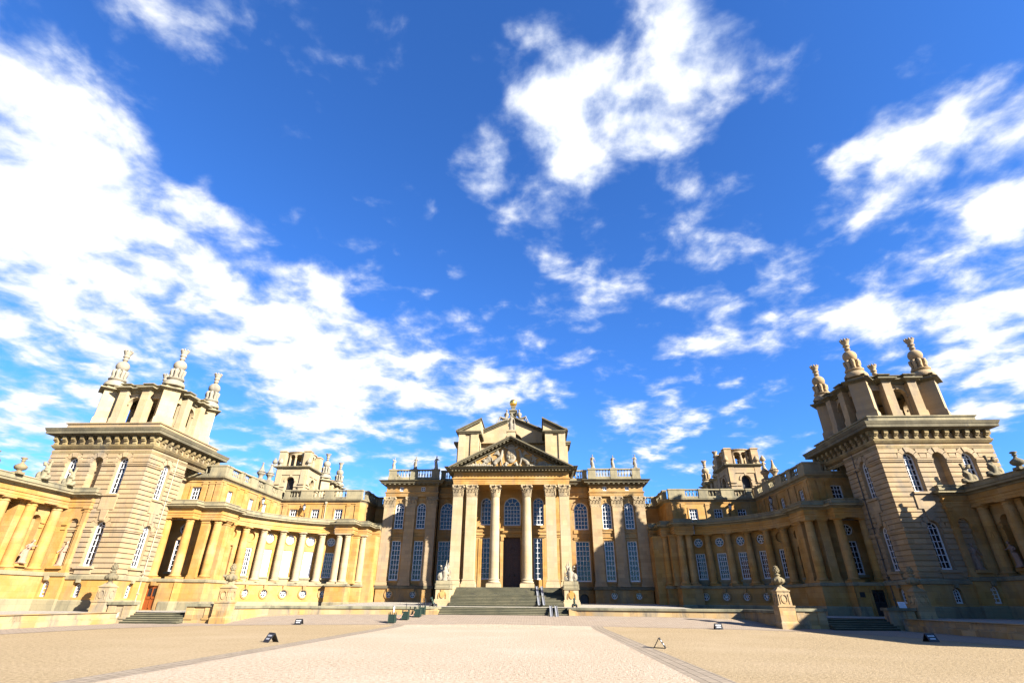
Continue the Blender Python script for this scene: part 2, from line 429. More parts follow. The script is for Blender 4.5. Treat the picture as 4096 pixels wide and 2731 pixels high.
def tuscan(mb, cx, cy, zb, zt, r0=0.41, r1=0.335):
    """plinth, base, shaft, necking, echinus and abacus of a Doric column"""
    mb.box(cx-r0-0.13, cx+r0+0.13, cy-r0-0.13, cy+r0+0.13, zb, zb+0.16)
    mb.lathe(cx, cy, zb+0.16, torus_prof(r0+0.04, 0, 0.16)+[(r0+0.02,0.18),(r0,0.22)], 20)
    shaft(mb, cx, cy, zb+0.36, zt-0.36, r0, r1)
    mb.lathe(cx, cy, zt-0.38, [(r1,0),(r1+.05,.02),(r1+.05,.07),(r1,.08),(r1,.19),(r1+.04,.20),(r1+.10,.27)], 20)
    mb.box(cx-r1-0.14, cx+r1+0.14, cy-r1-0.14, cy+r1+0.14, zt-0.11, zt)

def sq_pier(mb, x0, x1, y0, y1, zb, zt):
    mb.box(x0-.1, x1+.1, y0-.1, y1+.1, zb, zb+.2); mb.box(x0-.05, x1+.05, y0-.05, y1+.05, zb+.2, zb+.36)
    mb.box(x0, x1, y0, y1, zb+.36, zt-.36)
    mb.box(x0-.05, x1+.05, y0-.05, y1+.05, zt-.36, zt-.31); mb.box(x0, x1, y0, y1, zt-.31, zt-.18)
    mb.box(x0-.06, x1+.06, y0-.06, y1+.06, zt-.18, zt-.11); mb.box(x0-.12, x1+.12, y0-.12, y1+.12, zt-.11, zt)

BAL = [(.055,0),(.075,.06),(.045,.1),(.085,.28),(.10,.40),(.05,.62),(.038,.80),(.06,.86),(.075,.92),(.06,1.0)]
def balustrade(mb, p0, p1, z0, z1, piers, th=0.42, sp=0.34):
    """plinth, balusters, rail and piers from p0 to p1 (outward right of travel)"""
    F = Plane(p0, p1); hb = (z1-z0)*0.24; hr = (z1-z0)*0.15
    piers = sorted(piers)
    for (a, b) in piers:
        mb.fbox(F, a, b, z0, z1-hr, -th, 0.03); mb.fbox(F, a-.05, b+.05, z1-hr, z1, -th-.05, 0.09)
        mb.fbox(F, a-.04, b+.04, z0, z0+hb, -th, 0.07)
    for (a, b) in zip(piers[:-1], piers[1:]):
        u0, u1 = a[1], b[0]
        if u1-u0 < 0.1: continue
        mb.fbox(F, u0+.04, u1-.04, z0, z0+hb-.02, -th+.03, 0.0); mb.fbox(F, u0+.05, u1-.05, z1-hr+.02, z1-.02, -th+.01, 0.02)
        n = max(1, int((u1-u0)/sp))
        for k in range(n):
            u = u0+(u1-u0)*(k+0.5)/n; c = F.P(u, 0, -th/2)
            H = z1-hr+.03-(z0+hb-.03)
            mb.lathe(c[0], c[1], z0+hb-.03, [(r*1.0, z*H) for r, z in BAL], 7)

def modillions(mb, F, u0, u1, z0, z1, d0, d1, sp, w):
    n = max(1, round((u1-u0)/sp))
    for k in range(n):
        u = u0+(u1-u0)*(k+0.5)/n; mb.fbox(F, u-w/2, u+w/2, z0, z1, d0, d1)

def archring(mb, F, o, w, d0, d1, n=12, key=True):
    r = o.w/2; c = o.zt-r
    for k in range(n):
        a = pi*k/n; b = pi*(k+1)/n
        q = [(o.uc+r*cos(a), c+r*sin(a)), (o.uc+(r+w)*cos(a), c+(r+w)*sin(a)), (o.uc+(r+w)*cos(b), c+(r+w)*sin(b)), (o.uc+r*cos(b), c+r*sin(b))]
        mb.fpoly(F, q, d0, d1)
    if key: mb.fpoly(F, [(o.uc-.09, o.zt-.02), (o.uc+.09, o.zt-.02), (o.uc+.16, o.zt+w+.12), (o.uc-.16, o.zt+w+.12)], d0, d1+.05)

# ------------------------------------------------------------------ main block
root = thing('palace_main_block', (0, 66, 1.2), 'central stone palace block with a columned portico, pediment and golden ball', 'palace')
MAIN = root
for s in (1, -1):
    w = MB(s)
    F = Plane((9.75, 66.35), (16.52, 66.35)); X = lambda x: x-9.75
    ups = [Op(X(c), 1.16, 9.68, 12.85, 'arch', 0.24, 3, 5) for c in (11.78, 14.58)]
    los = [Op(X(c), 1.16, 3.80, 8.30, 'rect', 0.24, 3, 8) for c in (11.78, 14.58)]
    wall(w, F, 0, F.L, 3.26, 13.62, ups+los)
    Fr = Plane((7.0, 67.3), (9.75, 67.3)); R_ = lambda x: x-7.0
    ru = Op(R_(8.63), 1.74, 9.7, 13.02, 'arch', 0.26, 4, 5); rl = Op(R_(8.63), 1.74, 3.8, 8.36, 'rect', 0.26, 4, 8)
    wall(w, Fr, 0, Fr.L, 3.26, 13.62, [ru, rl])
    wall(w, Plane((9.75, 67.3), (9.75, 66.35)), 0, 0.95, 1.0, 13.62)
    w.box(16.3, 16.52, 66.35, 74, 1.0, 13.62)
    # basement
    Fb = Plane((9.7, 66.0), (16.6, 66.0)); B = lambda x: x-9.7
    oc = [Op(B(c), 0.72, 0, 2.67, 'circ', 0.2) for c in (11.91, 14.77)]
    for o in oc: o.zb = o.zt-o.w
    wall(w, Fb, 0, Fb.L, 1.0, 2.93, oc)
    Fd = Plane((7.0, 67.25), (9.7, 67.25))
    od = Op(1.5, 1.05, 1.2, 2.5, 'arch', 0.5)
    wall(w, Fd, 0, Fd.L, 1.0, 2.93, [od]); wall(w, Plane((9.7, 67.25), (9.7, 66.0)), 0, 1.25, 1.0, 2.93)
    w.box(16.45, 16.6, 66.0, 74, 1.0, 2.93)
    # frieze with the attic lights
    Ff = Plane((9.75, 66.08), (16.52, 66.08))
    at = [Op(X(c), 0.5, 14.28, 14.80, 'rect', 0.15, 2, 2) for c in (11.72, 14.54)]
    wall(w, Ff, 0, Ff.L, 14.15, 14.97, at)
    wall(w, Plane((7.0, 67.08), (9.75, 67.08)), 0, 2.75, 14.15, 14.97); wall(w, Plane((9.75, 67.08), (9.75, 66.08)), 0, 1, 14.15, 14.97)
    w.box(16.3, 16.53, 66.09, 74, 13.62, 15.0)
    w.build('wall', M['ochre_stone_old'], root)
    # trim between the pilasters
    for a, b in ((11.03, 12.5), (13.74, 15.3)):
        t = MB(s)
        for (z0, z1, d) in ((8.36, 8.46, .10), (8.46, 8.62, .06), (8.66, 8.76, .16), (9.22, 9.66, .10)): t.fbox(F, X(a)+.003, X(b)-.003, z0, z1, .002, d)
        t.build('sill_band', M['ochre_stone_old'], root)
    for o, l in zip(ups, los):
        t = MB(s); archring(t, F, o, .2, .002, .07)
        for e in (-1, 1): u = o.uc+e*(o.w/2+.12); t.fbox(F, u-.12, u+.12, 11.9, 12.05, .002, .11)
        t.fbox(F, o.ua-.12, o.ub+.12, 9.52, 9.675, .105, .2); t.build('surround', M['ochre_stone_old'], window(root, F, o, s))
        t = MB(s)
        for e in (-1, 1): u = l.uc+e*(l.w/2+.12); t.fbox(F, u-.10, u+.10, 3.3, 8.1, .002, .06); t.fbox(F, u-.13, u+.13, 8.1, 8.3, .002, .10)
        t.fbox(F, l.ua-.08, l.ub+.08, 3.62, 3.795, .002, .16); t.build('surround', M['ochre_stone_old'], window(root, F, l, s))
    t = MB(s)
    for (z0, z1, d) in ((8.5, 8.62, .08), (8.68, 8.8, .16), (9.25, 9.66, .10)): t.fbox(Fr, .6, 2.74, z0, z1, .002, d)
    t.build('sill_band', M['ochre_stone_old'], root)
    t = MB(s); archring(t, Fr, ru, .24, .002, .08); t.build('surround', M['ochre_stone_old'], window(root, Fr, ru, s)); window(root, Fr, rl, s)
    for o in oc:
        t = MB(s)
        for k in range(20):
            a, b2 = 2*pi*k/20, 2*pi*(k+1)/20; c = o.zt-o.w/2
            q = [(o.uc+r*cos(x), c+r*sin(x)) for r, x in ((.36,a),(.53,a),(.53,b2),(.36,b2))]
            t.fpoly(Fb, q, .002, .10)
        t.fpoly(Fb, [(o.uc-.14, 2.62), (o.uc+.14, 2.62), (o.uc+.19, 2.92), (o.uc-.19, 2.92)], .003, .26)
        t.build('surround', M['ochre_stone_old'], window(root, Fb, o, s, name='oculus_window', fw=.07, bw=.05))
    for o in at: window(root, Ff, o, s, name='attic_window', fw=.06, bw=.05)
    p = MB(s); pts = od.outline(); p.add([Fd.P(u, z, -.45) for u, z in pts], [tuple(range(len(pts)))]); p.build('cellar_opening', M['black_paint'], root)
    # giant pilasters
    for a, b in ((9.83, 11.03), (12.5, 13.74), (15.3, 16.56)):
        m = MB(s); c = (a+b)/2; h = (b-a)/2
        m.box(a, b, 66.02, 66.5, 3.80, 12.33)
        for (e, z0, z1) in ((.14,3.26,3.46),(.12,3.46,3.58),(.05,3.58,3.68),(.08,3.68,3.76),(.02,3.76,3.8)): m.box(a-e, b+e, 66.02-e, 66.5, z0, z1)
        pl = m.build('pilaster', M['buff_stone'], root)
        m = MB(s); corinthian(m, c, 66.3, 12.33, 13.58, h*0.98, .27); m.build('capital', M['capital_stone'], pl)
    # entablature, cornice, parapet
    E = [(7.0, 67.05), (9.75, 67.05), (9.75, 66.05), (16.56, 66.05), (16.56, 74)]
    m = MB(s); m.sweep(E, [(-.35,13.6),(0,13.6),(0,13.74),(.03,13.76),(.03,13.95),(.09,14.02),(.14,14.10),(.14,14.17),(-.02,14.18)])
    m.build('architrave', M['ochre_stone_old'], root)
    m = MB(s); m.sweep(E, [(-.02,14.93),(.12,14.97),(.16,15.05),(.62,15.20),(.66,15.20),(.66,15.34),(.74,15.36),(.90,15.50),(.92,15.56),(-.35,15.68)])
    Fm = Plane((9.75, 66.05), (16.56, 66.05)); modillions(m, Fm, -.4, Fm.L+.4, 15.02, 15.19, .10, .58, .62, .24)
    Fm = Plane((7.0, 67.05), (9.75, 67.05)); modillions(m, Fm, 0, Fm.L-.6, 15.02, 15.19, .10, .58, .62, .24)
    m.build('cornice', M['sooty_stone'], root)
    m = MB(s); m.sweep([(7.0, 67.3), (9.7, 67.3), (9.7, 66.0), (16.6, 66.0), (16.6, 74)], [(-.02,2.90),(.14,2.93),(.16,3.18),(.05,3.25),(-.45,3.262)])
    m.build('plinth_band', M['sooty_stone'], root)
    m = MB(s)
    balustrade(m, (9.68, 65.52), (16.33, 65.52), 15.66, 17.0, [(0, .98), (2.85, 3.75), (5.62, 6.63)])
    balustrade(m, (7.0, 66.5), (9.6, 66.5), 15.66, 17.03, [(-.9, -.1), (2.0, 2.58)])
    balustrade(m, (16.33, 65.52), (16.33, 72.0), 15.66, 17.0, [(.45, .5), (3, 4), (5.5, 6.4)])
    m.build('balustrade', M['grey_stone'], root)
b = MB(); b.box(-16.4, 16.4, 67.95, 86, .8, 15.6); b.box(-16.4, -9.75, 66.75, 67.95, .8, 15.6); b.box(9.75, 16.4, 66.75, 67.95, .8, 15.6)
b.build('roof_and_core', M['lead_grey'], root)

# portico
w = MB(); F = Plane((-6.9, 63.8), (6.9, 63.8)); X = lambda x: x+6.9
pu = [Op(X(c), 1.3, 9.82, 13.02, 'arch', .25, 3, 5) for c in (-3.2, 3.2)]+[Op(X(0), 2.04, 9.75, 13.05, 'arch', .25, 5, 5)]
plw = [Op(X(c), 1.3, 3.88, 8.4, 'rect', .25, 3, 8) for c in (-3.2, 3.2)]
dr = Op(X(0), 2.02, 2.93, 8.42, 'rect', .4)
wall(w, F, 0, F.L, 2.9, 13.95, pu+plw+[dr])
for s in (1, -1):
    w.box(s*6.9, s*7.0, 63.8, 68, 1.0, 15.7)
w.box(-6.88, 6.88, 64.4, 68, 1.0, 15.7)
w.build('portico_wall', M['ochre_stone'], root)
for o in pu:
    t = MB(); archring(t, F, o, .2, .002, .08); t.fbox(F, o.ua-.1, o.ub+.1, 9.5, 9.74, .002, .2); t.build('surround', M['ochre_stone'], window(root, F, o, 1))
for o in plw: window(root, F, o, 1)
for x0, x1 in ((-6.0, -1.6), (1.6, 6.0)):
    t = MB()
    for (z0, z1, d) in ((8.5, 8.62, .07), (8.68, 8.78, .16), (9.1, 9.2, .1)): t.fbox(F, X(x0), X(x1), z0, z1, .002, d)
    t.build('sill_band', M['ochre_stone'], root)
    for e in (x0+.1, x0+2.0, x1-2.2, x1-.3):
        t = MB(); t.fbox(F, X(e), X(e+.22), 3.0, 8.3, .002, .07); t.build('wall_strip', M['ochre_stone'], root)
for e in (-1, 1):
    t = MB(); t.fbox(F, X(e*1.28)-.24, X(e*1.28)+.24, 2.93, 8.05, .002, .28); t.fbox(F, X(e*1.28)-.30, X(e*1.28)+.30, 8.05, 8.42, .002, .36); t.build('door_jamb', M['ochre_stone'], root)
t = MB()
for (z0, z1, d, k) in ((8.43, 8.62, .34, 0), (8.63, 8.9, .30, 0), (8.9, 9.02, .5, .15), (9.02, 9.12, .55, .2), (9.13, 9.45, .2, -.1)): t.fbox(F, X(-1.55-k), X(1.55+k), z0, z1, .003, d)
t.build('door_hood', M['ochre_stone'], root)
d = MB(); d.fbox(F, dr.ua, dr.ub, 2.93, 8.42, -.4, -.3)
D_ = lambda x0, x1, z0, z1, e: d.fbox(F, X(x0), X(x1), z0, z1, -.3, -.3+e)
for x0 in (-.97, .03):
    D_(x0, x0+.1, 3.0, 6.55, .07); D_(x0+.84, x0+.94, 3.0, 6.55, .07)
    for z in (2.95, 3.85, 4.95, 6.05, 6.5): D_(x0+.1, x0+.84, z, z+.12, .06)
    for z0, z1 in ((3.2, 3.7), (4.15, 4.8), (5.25, 5.9)): D_(x0+.22, x0+.72, z0, z1, .04)
D_(-1.0, 1.0, 6.62, 6.82, .12)
for k in range(14):
    a, b2 = pi*k/14, pi*(k+1)/14
    for r0, r1, e in ((.84, .98, .10), (.30, .38, .08)):
        d.fpoly(F, [(X(0)+r*cos(q), 6.9+r*1.2*sin(q)) for r, q in ((r0,a),(r1,a),(r1,b2),(r0,b2))], -.3, -.3+e)
for a in (pi/4, pi/2, 3*pi/4):
    d.fpoly(F, [(X(0)+.3*cos(a)-.04*sin(a), 6.9+.36*sin(a)+.04*cos(a)), (X(0)+.3*cos(a)+.04*sin(a), 6.9+.36*sin(a)-.04*cos(a)), (X(0)+.86*cos(a)+.04*sin(a), 6.9+1.03*sin(a)-.04*cos(a)), (X(0)+.86*cos(a)-.04*sin(a), 6.9+1.03*sin(a)+.04*cos(a))], -.3, -.22)
dob = d.build('door', M['dark_oak'], root)
for e in (-.3, .3): h = MB(); h.ell((e, 63.8+.22, 4.35), (.07, .05, .16), 8, 6); h.build('handle', M['iron'], dob)
pf = MB(); pf.box(-6.98, 6.98, 57.2, 64.3, .8, 2.93); pf.build('portico_floor', M['step_stone'], root)
for s in (1, -1):
    for a, b2 in ((4.04, 5.18), (5.64, 6.76)):
        m = MB(s); c = (a+b2)/2; h = (b2-a)/2
        m.box(a, b2, 60.1, 61.25, 3.83, 12.60)
        m.box(a-.22, b2+.22, 59.88, 61.5, 2.93, 3.33) if a < 5 else m.box(a-.16, b2+.22, 59.88, 61.5, 2.93, 3.33)
        attic_base(m, c, 60.675, 3.33, 3.83, h-.005, .57, False, .12)
        pr = m.build('portico_pier', M['pale_stone'], root)
        m = MB(s); corinthian(m, c, 60.675, 12.60, 13.87, h*.97, .56); m.build('capital', M['capital_stone'], pr)
    m = MB(s)
    m.box(1.84-.78, 1.84+.78, 59.87, 61.4, 2.93, 3.33)
    attic_base(m, 1.84, 60.62, 3.33, 3.86, .56, None, True, .12)
    shaft(m, 1.84, 60.62, 3.86, 12.60, .54, .475, 32)
    pr = m.build('portico_column', M['pale_stone'], root)
    m = MB(s); corinthian(m, 1.84, 60.62, 12.60, 13.87, .50, .50, True); m.build('capital', M['capital_stone'], pr)
E = [(-6.82, 64.2), (-6.82, 60.08), (6.82, 60.08), (6.82, 64.2)]
m = MB(); m.sweep(E, [(-1.3,13.87),(0,13.87),(0,14.06),(.03,14.08),(.03,14.26),(.06,14.28),(.06,14.44),(.16,14.52),(.16,14.62),(.01,14.64),(0,15.30),(-.1,15.32)])
m.box(-6.7, 6.7, 61.2, 63.82, 13.9, 14.1); m.build('portico_entablature', M['ochre_stone'], root)
m = MB(); m.sweep(E, [(-.02,15.26),(.10,15.30),(.14,15.38),(.80,15.56),(.84,15.56),(.84,15.66),(1.05,15.74),(1.10,15.80),(-.3,15.86)])
for Fm in (Plane((-6.82, 60.08), (6.82, 60.08)), Plane((-6.82, 64.2), (-6.82, 60.08)), Plane((6.82, 60.08), (6.82, 64.2))):
    modillions(m, Fm, -.3 if Fm.t[0] > .5 else 0, Fm.L+.3 if Fm.t[0] > .5 else Fm.L, 15.34, 15.53, .10, .70, .40, .17)
# raking cornices
SL = (19.48-15.80)/7.34
for s in (1, -1):
    def pt(x, dz, y): return (s*x, y, 19.48-SL*x+dz)
    def rk(x0, x1, z0, z1, y0, y1):
        p = [pt(x0,z0,y0),pt(x1,z0,y0),pt(x1,z0,y1),pt(x0,z0,y1),pt(x0,z1,y0),pt(x1,z1,y0),pt(x1,z1,y1),pt(x0,z1,y1)]
        if s < 0: p = [p[i] for i in (1,0,3,2,5,4,7,6)]
        m.hexa(p)
    rk(0, 7.36, -.16, 0, 58.94, 64.5); rk(0, 7.2, -.30, -.16, 59.12, 64.5); rk(0, 6.4, -.62, -.44, 60.0, 64.5)
    for k in range(14):
        x = .35+k*.46; rk(x-.1, x+.1, -.46, -.30, 59.3, 60.4)
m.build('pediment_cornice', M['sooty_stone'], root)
m = MB(); m.add([(-6.6,60.35,15.8),(6.6,60.35,15.8),(0,60.35,19.1)], [(0,1,2)])
for s in (1, -1):
    m.hexa([(s*0,60.2,18.98),(s*6.2,60.2,15.86),(s*6.2,60.34,15.86),(s*0,60.34,18.98),(s*0,60.2,19.12),(s*6.2,60.2,16.0),(s*6.2,60.34,16.0),(s*0,60.34,19.12)])
m.build('tympanum', M['ochre_stone'], root)

# attic over the portico: side blocks with half gables, the main gable set back, ball pedestal
m = MB()
for s in (1, -1):
    q = MB(s)
    q.box(4.25, 6.62, 61.3, 66.0, 15.7, 20.36); q.box(4.18, 5.15, 61.15, 61.3, 15.7, 20.36); q.box(5.85, 6.68, 61.15, 61.3, 15.7, 20.36)
    q.add([(3.95,61.3,20.7),(6.8,61.3,20.7),(3.95,61.3,22.2),(3.95,66,20.7),(6.8,66,20.7),(3.95,66,22.2)], [(0,1,2),(3,5,4),(0,2,5,3)])
    q.box(6.62, 7.0, 62.4, 66.0, 15.7, 19.25)
    q.build('attic_block', M['pale_stone'], root)
    c = MB(s)
    c.sweep([(4.2, 66), (4.2, 61.2), (6.66, 61.2), (6.66, 66)], [(-.02,20.30),(.08,20.38),(.12,20.46),(.30,20.56),(.34,20.70),(-.3,20.74)])
    modillions(c, Plane((4.2, 61.2), (6.66, 61.2)), -.05, 2.5, 20.38, 20.47, .05, .2, .14, .07)
    sl = (22.42-20.78)/3.2
    for y0, y1, dz, xa, xb in ((60.82, 66.1, 0, 3.82, 7.06), (61.0, 61.4, -.17, 3.96, 6.7)):
        z = lambda x: 22.42-sl*(x-3.84)+dz
        p = [(xa,y0,z(xa)-.17),(xb,y0,z(xb)-.17),(xb,y1,z(xb)-.17),(xa,y1,z(xa)-.17),(xa,y0,z(xa)),(xb,y0,z(xb)),(xb,y1,z(xb)),(xa,y1,z(xa))]
        c.hexa(p)
    for k in range(18):
        x = 4.1+k*.14; z = 22.42-sl*(x-3.84)-.34; c.box(x-.035, x+.035, 61.05, 61.29, z-.1, z)
    c.box(6.6, 7.3, 62.2, 66.0, 19.25, 19.42); c.box(6.6, 7.42, 62.1, 66.0, 19.42, 19.65)
    c.box(6.3, 7.0, 61.9, 63.2, 20.9, 21.3)
    # inner returns and the main gable's cornice
    c.box(3.84, 4.2, 61.35, 66.0, 20.40, 20.72)
    z = lambda x: 23.68-.445*x
    for y0, dz, t_ in ((64.1, 0, .15), (64.3, -.15, .13), (64.45, -.40, .08)):
        c.hexa([(0,y0,z(0)+dz-t_),(4.3,y0,z(4.3)+dz-t_),(4.3,66,z(4.3)+dz-t_),(0,66,z(0)+dz-t_),(0,y0,z(0)+dz),(4.3,y0,z(4.3)+dz),(4.3,66,z(4.3)+dz),(0,66,z(0)+dz)])
    for k in range(28):
        x = .3+k*.14; c.box(x-.035, x+.035, 64.42, 64.6, z(x)-.41, z(x)-.29)
    c.build('attic_cornice', M['sooty_stone'], root)
F = Plane((-4.4, 64.6), (4.4, 64.6))
lu = Op(4.4, 2.6, 19.0, 21.45, 'arch', .5)
g_ = MB(); a_ = 23.55
g_.add([(-4.4,64.6,20.15),(-1.3,64.6,20.15),(-1.3,64.6,22.9),(-4.4,64.6,21.55)], [(0,1,2,3)])
g_.add([(1.3,64.6,20.15),(4.4,64.6,20.15),(4.4,64.6,21.55),(1.3,64.6,22.9)], [(0,1,2,3)])
N_ = 12
for k in range(N_):
    x0 = -1.3+2.6*k/N_; x1 = -1.3+2.6*(k+1)/N_
    zz = lambda x: 20.15+sqrt(max(0, 1.69-x*x))
    g_.add([(x0,64.6,zz(x0)),(x1,64.6,zz(x1)),(x1,64.6,23.47-.445*abs(x1)),(x0,64.6,23.47-.445*abs(x0))], [(0,1,2,3)])
    g_.add([(x0,65.1,zz(x0)),(x1,65.1,zz(x1)),(x1,64.6,zz(x1)),(x0,64.6,zz(x0))], [(0,1,2,3)])
g_.add([(-4.4,64.6,20.15),(4.4,64.6,20.15),(4.4,65.4,20.1),(-4.4,65.4,20.1)], [(3,2,1,0)])
g_.box(-4.3, 4.3, 65.2, 66, 15.7, 20.4); g_.build('gable_wall', M['pale_stone'], root)
l_ = MB(); l_.box(-1.4, 1.4, 65.1, 65.2, 20.1, 21.5); l_.build('lunette', M['sooty_stone'], root)
r_ = MB(); r_.box(-6.5, 6.5, 66.0, 82, 15, 20.6)
r_.add([(-6.5,66.0,20.6),(6.5,66.0,20.6),(0,66.0,23.4),(-6.5,82,20.6),(6.5,82,20.6),(0,82,23.4)], [(0,1,2),(3,5,4),(0,2,5,3),(1,4,5,2)])
r_.build('hall_roof', M['lead_grey'], root)
m = MB(); m.box(-.4, .4, 64.6, 65.5, 23.2, 24.2); m.box(-.5, .5, 64.5, 65.6, 24.2, 24.35); m.box(-.42, .42, 64.6, 65.5, 24.35, 24.55); m.box(-.54, .54, 64.45, 65.65, 24.55, 24.7)
m.frustum(0, 65.05, 24.7, 25.05, .26, .26, .2, .2); m.frustum(0, 65.05, 25.05, 25.25, .24, .24, .3, .3); m.box(-.32, .32, 64.73, 65.37, 25.25, 25.34)
m.build('ball_pedestal', M['grey_stone'], root)
m = MB(); m.ell((0, 65.05, 25.84), .52, 24, 16); m.build('ball', M['gold'], root)
m = MB(); m.box(-.5, .5, 60.0, 61.0, 19.2, 20.28); m.box(-.6, .6, 59.9, 61.1, 20.28, 20.42); m.build('statue_pedestal', M['pale_stone'], root)

# ------------------------------------------------------------------ sides of the court
def arcpts(c, r, a1, a0, n):
    return [(c[0]+r*cos(radians(a1+(a0-a1)*k/n)), c[1]+r*sin(radians(a1+(a0-a1)*k/n))) for k in range(n+1)]
QC = (17.0, 51.5)
EPRE = [(16.6, 65.75), (17.62, 65.75), (17.62, 63.55), (18.72, 63.55), (18.72, 61.72), (20.85, 61.72), (20.85, 62.35)]
EARC = arcpts(QC, 11.72, 70.6, 7.5, 26)
EPOST = [(27.92, 53.03), (27.92, 50.12), (30.05, 50.12), (30.05, 48.95), (33.6, 48.95)]
EP = EPRE+EARC+EPOST

def ringtrim(m, F, o, w, d1, n=20):
    r = o.w/2; c = o.zt-r
    for k in range(n):
        a, b = 2*pi*k/n, 2*pi*(k+1)/n
        m.fpoly(F, [(o.uc+q*cos(x), c+q*sin(x)) for q, x in ((r,a),(r+w,a),(r+w,b),(r,b))], .002, d1)

def quadrant(s, label):
    root = thing('quadrant_wing', (s*24, 58, .8), label, 'palace wing', 'curved wings flanking the main block')
    A = Arc(QC, 12.6, 74, 4)
    w = MB(s); ops = []; real = []; occ = []
    for i in range(5):
        u = A.u(26.2+10.53*i); o = Op(u, 1.02, 3.92, 6.65, 'rect', .22, 4, 6); ops.append(o); real.append(o)
        c = Op(u, .96, 0, 8.28, 'circ', .2, blind=(i == 0)); c.zb = c.zt-c.w; ops.append(c)
        if i: occ.append(c)
    bl = Op(A.u(15.7), .78, 3.9, 6.7, 'rect', .22, blind=True); bo = Op(A.u(15.7), .9, 7.35, 8.25, 'circ', .2, blind=True); ops += [bl, bo]
    wall(w, A, 0, A.L, 3.25, 8.7, ops)
    W1 = Plane((30.1, 51.3), (34.4, 51.3))
    fw_ = Op(2.0, 1.1, 3.98, 6.85, 'rect', .22, 3, 6); fo = Op(2.0, .98, 7.36, 8.34, 'circ', .2)
    wall(w, W1, 0, W1.L, 3.25, 8.7, [fw_, fo])
    w.box(28.6, 30.1, 51.0, 53.6, 3.25, 8.62); w.box(18.95, 20.75, 62.6, 66.5, .6, 8.62); w.box(16.6, 18.95, 64.0, 66.5, .6, 8.62); w.box(16.56, 17.7, 66.1, 66.5, .6, 8.62)
    w.build('colonnade_wall', M['ochre_stone'], root)
    for o in ops:
        t = MB(s)
        if o.kind == 'circ': ringtrim(t, A, o, .13, .06); nm, mt = 'surround', 'ochre_stone'
        elif not o.blind: t.fbox(A, o.ua-.12, o.ub+.12, 3.72, 3.915, .002, .2); t.fbox(A, o.ua-.02, o.ub+.02, 3.3, 3.72, .002, .09); nm, mt = 'sill', 'grey_stone'
        else: t.fbox(A, o.ua-.1, o.ub+.1, 3.72, 3.895, .002, .18); nm, mt = 'sill', 'grey_stone'
        par = root
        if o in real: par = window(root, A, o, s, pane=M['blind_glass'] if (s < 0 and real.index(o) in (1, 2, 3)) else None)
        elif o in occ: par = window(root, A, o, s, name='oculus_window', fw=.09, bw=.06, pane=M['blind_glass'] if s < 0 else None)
        t.build(nm if par != root else 'blind_'+nm, M[mt], par)
    t = MB(s); t.fbox(W1, fw_.ua-.15, fw_.ub+.15, 3.78, 3.975, .002, .25); t.build('sill', M['grey_stone'], window(root, W1, fw_, s))
    t = MB(s); ringtrim(t, W1, fo, .13, .06); t.build('surround', M['ochre_stone'], window(root, W1, fo, s, name='oculus_window', fw=.09, bw=.06))
    # columns
    cols = [(QC[0]+12.1*cos(radians(10.57+10.53*i)), QC[1]+12.1*sin(radians(10.57+10.53*i))) for i in range(1, 6)]
    cols += [(19.33, 62.15), (20.3, 62.15), (18.05, 63.95), (17.3, 65.95), (28.33, 50.55), (30.42, 49.38), (32.62, 49.38)]
    for c in cols:
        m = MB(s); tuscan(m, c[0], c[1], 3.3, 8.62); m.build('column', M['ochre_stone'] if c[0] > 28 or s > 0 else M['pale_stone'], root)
    for x0, x1, y0, y1 in ((29.02, 29.78, 50.18, 50.95), (28.15, 28.75, 51.7, 52.5), (28.5, 29.1, 53.15, 53.9), (18.3, 18.95, 62.75, 63.5)):
        m = MB(s); sq_pier(m, x0, x1, y0, y1, 3.3, 8.62); m.build('pilaster', M['ochre_stone'], root)
    # entablature
    m = MB(s); m.sweep(EP, [(-1.0,8.62),(0,8.62),(0,8.80),(.03,8.82),(.03,9.0),(.10,9.05),(.10,9.12),(.0,9.14),(0,9.46)]); m.build('entablature', M['ochre_stone'], root)
    m = MB(s); m.sweep(EP, [(-.02,9.44),(.08,9.48),(.13,9.55),(.45,9.62),(.47,9.74),(.56,9.80),(.0,9.86),(0,10.18),(.05,10.19),(.05,10.27),(-.5,10.28)]); m.build('cornice', M['grey_stone'], root)
    m = MB(s); m.prism([(16.7, 67)]+[(x+.2, y+.25) for x, y in EP[:-1]]+[(34.4, 49.3), (34.4, 53.2), (30.9, 53.2), (30.9, 67)], 8.66, 10.05); m.build('terrace_roof', M['lead_grey'], root)
    # basement
    m = MB(s)
    BA = Arc(QC, 11.64, 70.4, 7.6); bo_ = []
    for i in range(5):
        o = Op(BA.u(26.6+10.4*i), .74, 0, 2.62, 'circ', .2); o.zb = o.zt-o.w; bo_.append(o)
    wall(m, BA, 0, BA.L, .3, 3.05, bo_)
    pr = [(.08,.3),(.08,3.05)]
    m.sweep(EPRE+[EARC[0]], pr, cap=False); m.sweep([EARC[-1]]+EPOST[:4], pr, cap=False)
    FB = Plane((30.05, 48.87), (33.6, 48.87)); do = Op(1.75, 1.04, .78, 2.72, 'rect', .22)
    wall(m, FB, -.08, FB.L, .3, 3.05, [do])
    m.build('basement', M['ochre_stone'], root)
    for o in bo_:
        m = MB(s); ringtrim(m, BA, o, .17, .09); m.fpoly(BA, [(o.uc-.13, 2.6), (o.uc+.13, 2.6), (o.uc+.17, 3.02), (o.uc-.17, 3.02)], .003, .2)
        m.build('surround', M['ochre_stone_old'], window(root, BA, o, s, name='oculus_window', fw=.08, bw=.055))
    m = MB(s); m.fpoly(FB, [(1.6, 2.72), (1.9, 2.72), (1.97, 3.04), (1.53, 3.04)], .003, .2)
